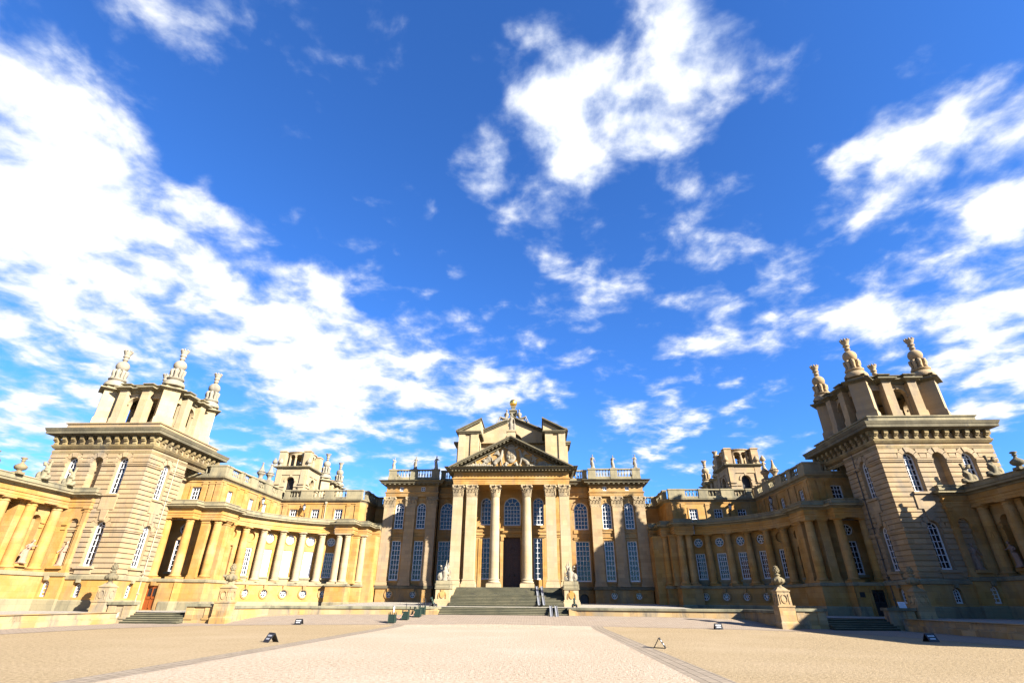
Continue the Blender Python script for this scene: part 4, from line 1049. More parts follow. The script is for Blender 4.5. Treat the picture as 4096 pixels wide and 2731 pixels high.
# terrace
tf = [(33, 41.3), (30.0, 41.3), (29.9, 42.2), (23.0, 42.2), (20.5, 42.2), (19.7, 46.5), (7.1, 48.4), (5.7, 49.0), (5.54, 49.62), (0, 49.62)]
tb = [(36, 52), (34, 60), (33, 62), (27, 67), (24, 67.5), (21, 67.5), (15, 67.5), (10, 67.5), (6, 67.5), (0, 67.5)]
sheet('terrace', M['flagstone'], mir(tf), mir(tb), tz, 0.0, 6, 16)
for s in (1, -1):
    m = MB(s); m.box(28.62, 38.3, 12, 43.8, .1, .738); tag(m.build('side_terrace', M['flagstone']), kind='structure')
    t = thing('terrace_kerb_wall', (s*28.6, 28, 0), ('sunlit low orange kerb wall along the left side terrace', 'shaded low kerb wall along the right side terrace')[s > 0], 'wall', 'kerb walls of the side terraces')
    m = MB(s); m.sweep([(28.55, 41.2), (28.55, 12)], [(.16,-.1),(.16,.36),(.06,.38),(.06,.70),(.16,.72),(.16,.752),(-.4,.754)]); m.build('courses', M['terrace_wall_stone'], t)
    w = thing('terrace_wall', (s*13, 45, 0), ('sunlit stained retaining wall between the great steps and the left gate piers', 'sunlit stained retaining wall between the great steps and the right gate piers')[s > 0], 'wall', 'retaining walls beside the great steps')
    m = MB(s); p = [(5.56, 49.6), (5.56, 48.42), (7.0, 48.15), (19.4, 46.25), (20.3, 42.2)]
    m.sweep(p, [(0,-.1),(0,.34),(-.03,.36),(-.03,1.0),(-.5,1.0)]); m.box(5.60, 7.0, 48.3, 49.4, .2, 1.1); m.build('wall', M['terrace_wall_stone'], w)
    m = MB(s); m.sweep(p, [(.0,1.0),(.08,1.03),(.08,1.18),(.04,1.215),(-.55,1.22)]); m.prism([(5.60, 49.6), (5.60, 48.5), (7.0, 48.2), (7.0, 49.4)], 1.0, 1.218); m.build('coping', M['step_stone'], w)

st = thing('lower_steps', (0, 49, .6), 'wide flight of five low stone steps rising from the court to the terrace', 'steps')
m = MB(); n_ = MB()
for k in range(5):
    m.box(-5.54, 5.54, 48.42+.3*k, 49.75, .55 if k == 0 else .6+.12*k-.12, .6+.12*(k+1)-.03); n_.box(-5.54, 5.54, 48.39+.3*k, 49.76, .6+.12*(k+1)-.03, .6+.12*(k+1))
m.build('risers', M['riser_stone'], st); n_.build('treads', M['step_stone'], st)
st = thing('upper_steps', (0, 55, 1.3), 'great flight of dark stone steps in two stages up to the portico', 'steps')
m = MB(); n_ = MB()
for k in range(7): z = 1.30+.123*(k+1); m.box(-5.44, 5.44, 53.0+.27*k, 55.5, 1.1 if k == 0 else z-.123, z-.03); n_.box(-5.44, 5.44, 52.97+.27*k, 55.51, z-.03, z)
for k in range(7): z = 2.161+.11*(k+1); m.box(-5.40, 5.40, 55.5+.27*k, 58, z-.11, z-.03); n_.box(-5.40, 5.40, 55.47+.27*k, 58.01, z-.03, z)
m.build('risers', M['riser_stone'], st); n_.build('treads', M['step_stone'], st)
for s in (1, -1):
    m = MB(s); m.prism([(5.44, 54.9), (6.86, 54.9), (6.86, 59.8), (5.44, 59.8)], 1.1, 2.72); m.prism([(5.41, 54.9), (6.9, 54.9), (6.9, 59.6), (5.41, 59.6)], 2.72, 3.02); m.build('cheek_wall', M['pale_stone'], st)
    p = thing('trophy_pedestal', (s*6.2, 54.2, 1.2), ('pale stone pedestal with carved crest at the left end of the great steps', 'pale stone pedestal with carved crest at the right end of the great steps')[s > 0], 'pedestal', 'pedestals flanking the great steps')
    m = MB(s); m.box(5.40, 6.98, 53.4, 54.95, 1.0, 1.66); m.box(5.45, 6.93, 53.45, 54.95, 1.66, 1.8); m.box(5.52, 6.86, 53.52, 54.95, 1.8, 2.70); m.build('die', M['pale_stone'], p)
    m = MB(s); F = Plane((5.52, 53.52), (6.86, 53.52))
    m.fpoly(F, [(.67+.24*cos(2*pi*k/20), 2.2+.30*sin(2*pi*k/20)) for k in range(20)], .002, .07)
    m.fpoly(F, [(.55, 2.48), (.79, 2.48), (.85, 2.62), (.67, 2.58), (.49, 2.62)], .002, .08)
    for e in (-1, 1):
        for k in range(8):
            a = pi*(.0+.5*k/8); b = pi*(.0+.5*(k+1)/8); q = [(.67+e*.40*cos(a)**.6, 2.05+.42*sin(a)), (.67+e*.33*cos(a)**.6, 2.05+.36*sin(a)), (.67+e*.33*max(0, cos(b))**.6, 2.05+.36*sin(b)), (.67+e*.40*max(0, cos(b))**.6, 2.05+.42*sin(b))]
            m.fpoly(F, q if e < 0 else q[::-1], .002, .06)
        m.fbox(F, .67+e*.365-.04, .67+e*.365+.04, 1.88, 2.06, .002, .06)
    m.build('carved_crest', M['ochre_stone'], p)
    m = MB(s); m.box(5.42, 6.96, 53.42, 54.98, 2.70, 2.76); m.box(5.45, 6.93, 53.46, 54.96, 2.76, 3.10); m.box(5.42, 6.96, 53.43, 54.98, 3.10, 3.14); m.box(5.50, 6.88, 53.5, 54.9, 3.14, 3.41)
    F = Plane((5.45, 53.46), (6.93, 53.46))
    for a, b, z0, z1 in ((.06,1.42,2.80,2.83),(.06,1.42,3.03,3.06),(.06,.09,2.83,3.03),(1.39,1.42,2.83,3.03)): m.fbox(F, a, b, z0, z1, .001, .025)
    m.build('cap', M['grey_stone'], p)

# gate piers, parapets and steps
def pier(s, x0, label):
    x1 = x0+1.1; y0 = 41.25; y1 = 42.25; cx, cy = (x0+x1)/2, (y0+y1)/2
    p = thing('gate_pier', (s*cx, cy, gz(cx, cy)), label, 'gate pier', 'gate piers with stone finials')
    m = MB(s); m.box(x0-.06, x1+.06, y0-.06, y1+.06, -.1, .42); m.frustum(cx, cy, .42, .5, .61, .56, .56, .51)
    m.box(x0, x1, y0, y1, .5, 1.42); m.box(x0-.05, x1+.05, y0-.05, y1+.05, 1.42, 1.52); m.frustum(cx, cy, 1.52, 2.42, .47, .43, .44, .40)
    m.box(cx-.50, cx+.50, cy-.46, cy+.46, 2.42, 2.50); m.frustum(cx, cy, 2.50, 2.72, .44, .40, .20, .19)
    m.build('shaft', M['terrace_wall_stone'], p)
    m = MB(s)
    for F in (Plane((cx-.46, cy-.43), (cx+.46, cy-.43)), Plane((cx-.47, cy+.42), (cx-.47, cy-.42))):
        L = F.L/2
        for k in range(18):
            a, b = 2*pi*k/18, 2*pi*(k+1)/18
            m.fpoly(F, [(L+q*cos(x), 1.95+1.35*q*sin(x)) for q, x in ((.18,a),(.23,a),(.23,b),(.18,b))], -.02, .035)
        for e in (-1, 1): m.fbox(F, L+e*.31-.025, L+e*.31+.025, 1.62, 2.25, -.02, .03)
    m.build('carved_panel', M['terrace_wall_stone'], p)
    m = MB(s); m.lathe(cx, cy, 2.68, [(.24,0),(.22,.06),(.13,.16),(.16,.2),(.34,.27),(.43,.40),(.42,.52),(.32,.64),(.18,.72),(.15,.76),(.22,.80),(.24,.85),(.12,.92),(.12,.96),(.19,1.02),(.21,1.12),(.19,1.24),(.12,1.36),(.05,1.45),(0,1.48)], 18)
    for r in range(4):
        for k in range(8):
            a = 2*pi*(k+.5*(r % 2))/8; rr = (.18,.20,.17,.11)[r]; m.ell((cx+rr*cos(a), cy+rr*sin(a), 3.72+.11*r), (.05, .05, .07), 6, 5)
    for k in range(10):
        a = 2*pi*k/10; m.ell((cx+.40*cos(a), cy+.40*sin(a), 3.12), (.07, .07, .15), 7, 5)
    m.build('finial', M['urn_stone'], p)
def parapet(s, x0, x1, h, label):
    p = thing('gate_parapet', ((s*(x0+x1)/2), 41.9, gz(0, 41.9)), label, 'low wall', 'parapets beside the gate steps')
    m = MB(s); m.box(x0, x1, 41.5, 42.15, .0, .40); m.box(x0+.06, x1-.06, 41.58, 42.1, .40, h-.18)
    for c in (x0+.35, x1-.35): m.box(c-.3, c+.3, 41.52, 42.14, .42, h-.18); m.box(c-.36, c+.36, 41.44, 42.2, .30, .42)
    m.build('wall', M['terrace_wall_stone'], p)
    m = MB(s); m.box(x0-.05, x1+.05, 41.42, 42.25, h-.18, h); m.build('coping', M['step_stone'], p)
for s in (-1, 1):
    q = 'sunlit' if s < 0 else 'shaded'
    pier(s, 20.15, ('tall finialled gate pier with one bright side, end of the left retaining wall', 'sunlit finialled gate pier standing at the edge of the shadow')[s > 0])
    pier(s, 29.75, ('finialled gate pier beside the left side terrace, before the left tower', 'dark finialled gate pier deep in shadow before the right tower')[s > 0])
    parapet(s, 21.35, 23.5, 1.34, ('weathered parapet wall between inner gate pier and left gate steps', 'half lit parapet wall between inner gate pier and right gate steps')[s > 0])
    parapet(s, 27.75, 29.65, 1.42, ('orange parapet wall on the tower side of the left gate steps', 'dark parapet wall with a paper notice, beside the right gate steps')[s > 0])
    st = thing('gate_steps', (s*25.6, 41.5, .1), ('sunlit short flight of steps between parapets below the orange door', 'shaded short flight of steps between parapets at right')[s > 0], 'steps', 'steps between the gate piers')
    m = MB(s); n_ = MB(s)
    for k in range(5):
        m.box(23.45, 27.8, 40.75+.32*k, 42.4, -.1 if k == 0 else .05+.125*k, .05+.125*(k+1)-.03); n_.box(23.45, 27.8, 40.72+.32*k, 42.41, .05+.125*(k+1)-.03, .05+.125*(k+1))
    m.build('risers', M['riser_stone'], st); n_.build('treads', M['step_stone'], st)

# ------------------------------------------------------------------ things in the court
def planter(x, y, label, post=0.55, white=False, four=False):
    z = gz(x, y)+.012; p = thing('barrier_planter', (x, y, z), label, 'planter', 'dark green box planters by the steps')
    m = MB(); h = .22
    for ex in (-1, 1):
        for ey in (-1, 1):
            m.box(x+ex*h-.03, x+ex*h+.03, y+ey*h-.03, y+ey*h+.03, z, z+.64); m.ell((x+ex*h, y+ey*h, z+.68), (.035, .035, .05), 8, 6)
    m.box(x-h, x+h, y-h, y+h, z+.06, z+.56); m.box(x-h-.02, x+h+.02, y-h-.02, y+h+.02, z+.52, z+.57); m.box(x-h-.02, x+h+.02, y-h-.02, y+h+.02, z+.05, z+.1)
    for k in range(-2, 3): m.box(x+k*.08-.03, x+k*.08+.03, y-h-.012, y-h, z+.1, z+.52)
    m.build('box', M['dark_green_paint'], p)
    spots = [(0, 0)] if not four else [(-.2, -.05), (.2, .05), (0, .1)]
    for dx, dy in spots:
        m = MB(); m.tube([(x+dx, y+dy, z+.5, .03), (x+dx, y+dy, z+.57+post, .026)], 8); m.ell((x+dx, y+dy, z+.6+post), .035, 8, 6); m.build('post', M['black_paint'], p)
    if white:
        m = MB(); m.box(x+.03, x+.14, y-.03, y-.015, z+.72, z+1.1); m.build('notice', M['white_paint'], p)
PLT = [(-7.98, 42.55, 'nearest dark green planter box with a white notice on its post', .52, True, False), (-7.35, 44.12, 'second dark green planter box, joined by ropes to both neighbours', .5, False, False),
       (-6.72, 45.6, 'third dark green planter box, in front of a black one', .45, False, False), (-6.72, 47.3, 'black planter box with three posts, hard against the retaining wall', .62, False, True)]
for a in PLT: planter(*a)
def rope(a, b, label):
    m = MB(); za = gz(*a)+.62; zb = gz(*b)+.62
    m.tube([(a[0]+(b[0]-a[0])*k/10, a[1]+(b[1]-a[1])*k/10, za+(zb-za)*k/10-.42*(1-(k/5-1)**2), .016) for k in range(11)], 6)
    tag(m.build('barrier_rope', M['rope']), label, 'rope', 'ropes between the planters')
rope((-7.8, 42.7), (-7.5, 44.0), 'sagging rope from the nearest planter to the second one'); rope((-7.2, 44.3), (-6.9, 45.5), 'sagging rope between the second and third planters')

def sign(x, y, rot, label, w=.52):
    z = gz(x, y)+.005; t = thing('ground_sign', (x, y, z), label, 'sign', 'low black tent signs on the gravel')
    ca, sa = cos(rot), sin(rot)
    def T(u, v, h): return (x+u*ca-v*sa, y+u*sa+v*ca, z+h)
    H = .36; D = .24
    for e in (-1, 1):
        m = MB(); th = .02
        p = [T(-w/2, e*D, 0), T(w/2, e*D, 0), T(w/2, e*(D-th), 0), T(-w/2, e*(D-th), 0), T(-w/2, e*.012, H), T(w/2, e*.012, H), T(w/2, e*(.012-th), H), T(-w/2, e*(.012-th), H)]
        m.hexa(p); b = m.build('board', M['black_paint'], t)
        m = MB()
        for a, bb, wd in ((.30, .52, .30), (.62, .84, .36)):
            n = 5
            for k in range(n):
                u0 = -wd/2+wd*k/n; u1 = u0+wd/n*.8
                q = lambda u, f: T(u, e*(D+(.012-D)*f+.004), H*f)
                m.quad(q(u0, a), q(u1, a), q(u1, bb-.06), q(u0, bb-.06))
        m.build('lettering', M['white_paint'], b)
sign(-14.57, 41.38, 0, 'small black tent sign with white lettering near the left retaining wall')
sign(-8.68, 24.95, radians(-38), 'black tent sign with white lettering, turned sideways, nearest on the left gravel')
sign(7.98, 24.2, radians(74), 'black tent sign seen end on beside the right brick strip')
sign(15.55, 40.85, 0, 'small black tent sign with white lettering before the right retaining wall')
sign(22.58, 30.0, radians(8), 'dark tent sign on the gravel at the edge of the big shadow')

def cannon(x, y, label, az):
    z = tz(x, y); t = thing('cannon', (x, y, z), label, 'cannon', 'small bronze cannons on the terrace')
    ca, sa = cos(az), sin(az)
    B = lambda q, h: (x+ca*q, y+sa*q, z+h)
    m = MB(); el = 1.0
    pts = [(-.16,.075),(-.14,.11),(0,.11),(.02,.09),(.35,.085),(.37,.1),(.40,.085),(.58,.075),(.62,.105),(.68,.10)]
    m.tube([(*B(q*cos(el)*.9, .28+q*sin(el)*.75), r) for q, r in pts], 12); m.ell(B(-.12, .16), .06, 8, 6); m.build('barrel', M['bronze'], t)
    m = MB()
    for e in (-1, 1):
        a = B(-.3, 0.0); c = B(.2, 0)
        o = (-sa*e*.14, ca*e*.14)
        m.tube([(a[0]+o[0], a[1]+o[1], z+.06, .05), (x+o[0], y+o[1], z+.26, .07), (c[0]+o[0], c[1]+o[1], z+.16, .05)], 6)
    m.build('carriage', M['iron'], t)
    for e in (-1, 1):
        for q in (-.2, .16):
            m = MB(); c = B(q, .12); o = (-sa*e*.2, ca*e*.2); d = (-sa*e*.05, ca*e*.05)
            m.tube([(c[0]+o[0], c[1]+o[1], z+.12, .12), (c[0]+o[0]+d[0], c[1]+o[1]+d[1], z+.12, .12)], 12, False); m.build('wheel', M['iron'], t)
cannon(-6.42, 50.4, 'small green bronze cannon tilted up, left of the steps', radians(245))
cannon(6.22, 50.4, 'small dark cannon before the right trophy pedestal', radians(265))

def ramp_rail(xa, ya, za, xb, yb, zb, w, label):
    t = MB(); n = 1
    for a, b, z in ((-w/2, w/2, 0), (-w/2, -w/2+.03, .05), (w/2-.03, w/2, .05)):
        t.hexa([(xb+a,yb,zb-.03),(xb+b,yb,zb-.03),(xa+b,ya,za-.03),(xa+a,ya,za-.03),(xb+a,yb,zb+.02+z),(xb+b,yb,zb+.02+z),(xa+b,ya,za+.02+z),(xa+a,ya,za+.02+z)])
    tag(t.build('ramp_rail', M['aluminium']), label, 'ramp', 'pairs of metal wheel ramps on the steps')
ramp_rail(2.88, 57.4, 3.02, 3.08, 52.6, 1.40, .22, 'left metal channel of the upper ramp pair on the great steps')
ramp_rail(3.36, 57.4, 3.02, 3.54, 52.6, 1.40, .22, 'right metal channel of the upper ramp pair on the great steps')
ramp_rail(4.09, 49.75, 1.30, 4.09, 46.7, .52, .23, 'left metal channel of the lower ramp pair')
ramp_rail(4.54, 49.75, 1.30, 4.56, 46.7, .52, .23, 'right metal channel of the lower ramp pair')
t = thing('paper_notice', (29.0, 41.7, 1.42), 'white paper notice propped up on the dark right gate parapet', 'notice')
m = MB(); m.hexa([(28.72,41.6,1.42),(29.22,41.6,1.42),(29.22,41.63,1.42),(28.72,41.63,1.42),(28.72,41.7,1.80),(29.22,41.7,1.80),(29.22,41.73,1.80),(28.72,41.73,1.80)]); m.build('sheet', M['paper'], t)
m = MB()
for k in range(4): m.box(28.78, 29.14-.06*(k % 2), 41.605+.02*k, 41.612+.02*k, 1.50+.07*k, 1.515+.07*k)
m.build('print', M['lead_grey'], t)
m = MB(); m.box(30.25, 30.66, 48.82, 48.86, 2.15, 2.55); tag(m.build('wall_plaque', M['black_paint']), 'small black plaque on the wall left of the black door', 'plaque')
def lantern(x, y, z, nx, ny, label):
    t = thing('wall_lantern', (x, y, z), label, 'lantern', 'black lanterns on the upper walls')
    px, py = x+nx*.55, y+ny*.55
    m = MB(); m.tube([(x, y, z-.9, .035), (x+nx*.3, y+ny*.3, z-.75, .03), (px, py, z-.3, .03)], 6); m.tube([(x, y, z-1.1, .04), (x, y, z-.4, .04)], 6)
    m.tube([(px, py, z-.3, .05), (px, py, z-.22, .12)], 6); m.tube([(px, py, z+.28, .24), (px, py, z+.36, .20), (px, py, z+.50, .08), (px, py, z+.66, .03)], 6)
    for k in range(6):
        a = 2*pi*k/6; m.tube([(px+.11*cos(a), py+.11*sin(a), z-.22, .018), (px+.22*cos(a), py+.22*sin(a), z+.28, .018)], 5)
    m.build('frame', M['black_paint'], t)
    m = MB(); m.tube([(px, py, z-.2, .10), (px, py, z+.27, .20)], 6, False); m.build('glass', M['lamp_glass'], t)
lantern(-26.95, 66.33, 12.1, 0, -1, 'black lantern between back windows of the sunlit left upper storey'); lantern(-30.38, 60.75, 12.0, 1, 0, 'black lantern seen edge on, on the bright side wall at left')
lantern(26.95, 66.33, 12.1, 0, -1, 'black lantern between back windows of the right upper storey'); lantern(30.38, 60.75, 12.0, -1, 0, 'dark lantern on the shaded side wall at right')

# ------------------------------------------------------------------ statues, trophies and urns
def figure(name, x, y, z, h, rot, mat, label, group, arm_l, arm_r, lean=0.0, extra=None, folds=True, cat='statue', voxel=.04, sway=.05):
    k = h/1.75; ca, sa = cos(rot), sin(rot)
    def T(u, v, w): return (x+(u*ca-v*sa)*k, y+(u*sa+v*ca)*k, z+w*k)
    m = MB()
    m.box(x-.26*k, x+.26*k, y-.22*k, y+.22*k, z, z+.10*k)
    L = lambda w: lean*w*w/3
    body = [(0,.08,.22),(.01,.3,.20),(.0,.55,.19),(-sway,.85,.18),(-sway,.97,.17),(0,1.12,.14),(.02,1.28,.165),(.02,1.40,.12),(.02,1.46,.07)]
    m.tube([(*T(u+L(w), 0, w), r*k) for u, w, r in body], 14)
    if folds:
        for q in range(9):
            a = 2*pi*q/9+.3; m.tube([(*T(.20*cos(a), .17*sin(a), .08), .06*k), (*T(.17*cos(a+.1)+L(.5), .15*sin(a+.1), .5), .05*k), (*T(.12*cos(a+.4)-sway, .11*sin(a+.4), .95), .04*k)], 6)
        m.tube([(*T(.16+L(1.3), -.05, 1.36), .06*k), (*T(-.02, -.16, 1.1), .06*k), (*T(-.2, -.05, .9), .07*k), (*T(-.24, .05, .5), .07*k)], 7)
    else:
        for e in (-1, 1): m.tube([(*T(e*.10, 0, .9), .10*k), (*T(e*.12, -.03, .5), .075*k), (*T(e*.12, .0, .1), .06*k)], 8)
    m.tube([(*T(.02+L(1.44), 0, 1.42), .06*k), (*T(.03+L(1.55), -.01, 1.54), .055*k)], 8)
    hx = .03+L(1.62)*1.05; m.ell(T(hx, -.02, 1.63), (.085*k, .10*k, .115*k), 12, 9); m.ell(T(hx, .03, 1.66), (.095*k, .09*k, .10*k), 10, 7); m.ell(T(hx, -.115, 1.615), (.02*k, .035*k, .03*k), 6, 5)
    for e, arm in ((-1, arm_l), (1, arm_r)):
        s0 = (e*.17+.02+L(1.38), 0, 1.37); pts = [(*T(*s0), .065*k), (*T(*arm[0]), .05*k), (*T(*arm[1]), .035*k)]; m.tube(pts, 8); m.ell(T(*arm[1]), .05*k, 8, 6)
    if extra: extra(m, T, k)
    o = sculpt(m, name, mat, None, voxel*k)
    c = Vector((x, y, z)); o.data.transform(Matrix.Translation(-c)); o.location = c
    return tag(o, label, cat, group)
SG = 'statues along the roof parapet'
def staff(u, v, w0, w1): return lambda m, T, k: m.tube([(*T(u, v, w0), .03*k), (*T(u, v, w1), .025*k)], 6)
SM = M['statue_stone']
def bird(m, T, k): m.ell(T(-.22, -.05, 1.35), (.12*k, .1*k, .12*k), 8, 6)
figure('parapet_statue', -15.83, 65.75, 17.0, 1.58, .35, SM, 'small pale statue with one raised arm, at the far left end of the left parapet', SG, ((-.30,-.05,1.25), (-.24,-.1,1.5)), ((.24,.05,1.1), (.16,-.1,.95)), extra=bird)
figure('parapet_statue', -12.95, 65.75, 17.0, 1.72, .0, SM, 'pale draped statue with both arms held out, on the middle pier of the left parapet', SG, ((-.32,-.03,1.15), (-.45,-.1,.98)), ((.3,-.05,1.1), (.38,-.15,.98)), sway=-.04)
figure('parapet_statue', -10.17, 65.75, 17.0, 1.78, -.3, SM, 'grey draped statue with a bent arm nearest the left side of the pediment', SG, ((-.32,.02,1.1), (-.22,-.1,.92)), ((.3,-.05,1.15), (.5,-.1,1.12)), lean=-.05)
figure('parapet_statue', 10.35, 65.75, 17.0, 1.86, .1, SM, 'pale bare chested statue nearest the right side of the pediment', SG, ((-.28,.05,1.1), (-.2,-.05,.86)), ((.28,.05,1.12), (.36,0,.85)), sway=.06)
figure('parapet_statue', 12.97, 65.75, 17.0, 1.75, -.1, SM, 'pale draped statue with one forearm held out, on the middle pier of the right parapet', SG, ((-.24,.05,1.1), (-.16,-.1,.95)), ((.3,-.05,1.16), (.48,-.1,1.1)))
figure('parapet_statue', 15.83, 65.75, 17.0, 1.82, .15, SM, 'pale cloaked statue holding a staff, at the right end of the right parapet', SG, ((-.3,-.05,1.15), (-.30,-.15,1.32)), ((.28,.08,1.1), (.26,.05,.8)), extra=staff(-.3, -.15, .9, 1.95))
def minerva(m, T, k):
    m.tube([(*T(-.33, -.12, .1), .03*k), (*T(-.33, -.12, 2.35), .022*k)], 6)
    for e in (-.07, 0, .07): m.tube([(*T(-.33+e, -.12, 2.2), .016*k), (*T(-.33+e, -.12, 2.42), .012*k)], 5)
    m.ell(T(.32, -.12, .42), (.15*k, .07*k, .40*k), 14, 10); m.ell(T(.03, .02, 1.74), (.11*k, .13*k, .09*k), 10, 7); m.tube([(*T(.03, .12, 1.72), .03*k), (*T(.03, 0, 1.86), .03*k), (*T(.03, -.1, 1.80), .025*k)], 6)
figure('helmeted_statue', -.03, 60.45, 20.42, 2.25, 0, SM, 'helmeted grey statue with spear and oval shield standing on the pediment apex', None, ((-.34,-.06,1.15), (-.33,-.14,1.3)), ((.30,-.02,1.08), (.33,-.08,.82)), extra=minerva)
def captive(s, label):
    m = MB(s); X0 = 1.05
    # torso, bound arms, bent and stretched legs
    m.tube([(.98,64.2,23.35,.20),(.88,64.2,23.62,.19),(.82,64.2,23.92,.22),(.84,64.2,24.16,.17),(.86,64.18,24.28,.08)], 12)
    m.ell((.84, 64.15, 24.46), (.13, .14, .16), 12, 9); m.ell((.82, 64.2, 24.52), (.14, .13, .13), 10, 7)
    m.tube([(.70,64.2,24.12,.09),(.58,64.32,23.85,.08),(.72,64.42,23.62,.07)], 8); m.tube([(1.02,64.2,24.12,.09),(1.16,64.32,23.88,.08),(.95,64.42,23.62,.07)], 8)
    m.tube([(1.02,64.15,23.36,.15),(1.42,64.05,23.42,.12),(1.72,64.0,23.58,.11),(1.80,64.0,23.30,.09),(1.98,64.0,22.95,.07),(2.16,63.9,22.86,.05)], 10)
    m.tube([(1.0,64.25,23.36,.14),(1.36,64.25,23.24,.12),(1.62,64.25,23.42,.10),(1.70,64.25,23.0,.07),(1.82,64.2,22.9,.05)], 10)
    m.tube([(.7,64.2,23.25,.12),(1.2,64.2,23.08,.12),(2.2,64.2,22.72,.10)], 8)
    o = sculpt(m, 'captive_statue', SM, None, .05); c = Vector((s*1.1, 64.2, 23.1)); o.data.transform(Matrix.Translation(-c)); o.location = c
    tag(o, label, 'statue', 'seated captives beside the golden ball')
captive(-1, 'grey seated captive statue left of the golden ball'); captive(1, 'grey seated captive statue right of the golden ball')
PK = M['pink_statue_stone']; NG = 'statues standing in ground floor niches'
figure('niche_statue', -38.85, 42.35, 4.12, 1.86, 1.45, PK, 'pinkish leaning statue pointing sideways, in the niche between orange columns', NG, ((-.22,-.12,1.2), (-.08,-.3,1.1)), ((.36,-.1,1.25), (.62,-.1,1.3)), lean=.35, voxel=.03)
figure('niche_statue', -37.3, 44.3, 4.03, 1.98, .1, PK, 'pinkish upright draped statue in the niche beside the left tower', NG, ((-.3,-.05,1.1), (-.34,-.2,.95)), ((.3,.02,1.1), (.12,-.18,1.0)), voxel=.03)
figure('niche_statue', 37.3, 44.3, 4.03, 1.98, -.1, PK, 'dark shaded statue in the niche beside the right tower', NG, ((-.3,.02,1.1), (-.12,-.18,1.0)), ((.3,-.05,1.1), (.34,-.2,.95)), voxel=.03)
figure('niche_statue', 38.85, 42.35, 4.12, 1.86, -1.45, PK, 'dark shaded statue in the niche between columns at the right edge', NG, ((-.36,-.1,1.25), (-.6,-.1,1.2)), ((.22,-.12,1.2), (.1,-.3,1.1)), lean=-.35, voxel=.03)

def trophy(s, x, y, z, k, mat, label, group, tall=True, voxel=.03):
    """armour, shield, drum, banners and spears heaped together"""
    m = MB(s); T = lambda u, v, w: (x+u*k, y+v*k, z+w*k)
    m.tube([(*T(0,0,.0), .30*k), (*T(0,0,.25), .24*k), (*T(0,-.02,.5), .25*k), (*T(0,-.02,.75), .27*k), (*T(0,0,.88), .14*k)], 12)
    m.ell(T(0,-.02,1.0), (.15*k, .16*k, .17*k), 10, 8); m.ell(T(0,.05,1.12), (.07*k, .2*k, .09*k), 8, 6)
    m.ell(T(.42,-.14,.34), (.24*k, .07*k, .34*k), 16, 10); m.ell(T(.42,-.2,.34), (.09*k, .06*k, .12*k), 10, 6)
    m.tube([(*T(-.42,-.12,.20), .17*k), (*T(-.36,.14,.24), .17*k)], 14)
    for e in (-1, 1): m.tube([(*T(e*.26,0,.72), .12*k), (*T(e*.34,-.08,.48), .08*k)], 8)
    if tall:
        for u, v, w in ((-.22,.05,1.55),(-.05,.1,1.75),(-.34,.02,1.3)):
            m.tube([(*T(u*.4, v, .7), .12*k), (*T(u*.8, v, 1.15), .09*k), (*T(u*1.1-.05, v, w), .02*k)], 8)
        m.tube([(*T(.22,.05,.6), .03*k), (*T(.36,.05,1.3), .025*k)], 6); m.ell(T(.42,.05,1.22), (.10*k, .04*k, .10*k), 8, 6); m.tube([(*T(.30,.05,.95), .03*k), (*T(.46,.05,1.02), .03*k)], 6)
        for u in (-.5, -.42): m.tube([(*T(u, .05, .2), .03*k), (*T(u-.04, .08, 1.05), .015*k)], 6)
    else:
        for q in range(8): m.ell(T(.22*cos(q*.9), -.1+.12*sin(q*1.7), .25+.16*q), (.17*k, .15*k, .11*k), 9, 6)
        m.tube([(*T(-.1,0,.9), .12*k), (*T(-.16,0,1.3), .10*k), (*T(-.22,0,1.6), .13*k)], 8)
        m.box(x-.45*k, x+.45*k, y-.3*k, y+.3*k, z, z+.14*k)
    o = sculpt(m, 'stone_trophy', mat, None, voxel*k); c = Vector((s*x, y, z)); o.data.transform(Matrix.Translation(-c)); o.location = c
    tag(o, label, 'trophy', group)
trophy(-1, 6.15, 54.1, 3.41, 1.08, M['statue_stone'], 'carved stone heap of armour, shield and spears on the left step pedestal', 'trophies on the step pedestals')
trophy(1, 6.15, 54.1, 3.41, 1.08, M['statue_stone'], 'carved stone heap of armour, shield and spears on the right step pedestal', 'trophies on the step pedestals')
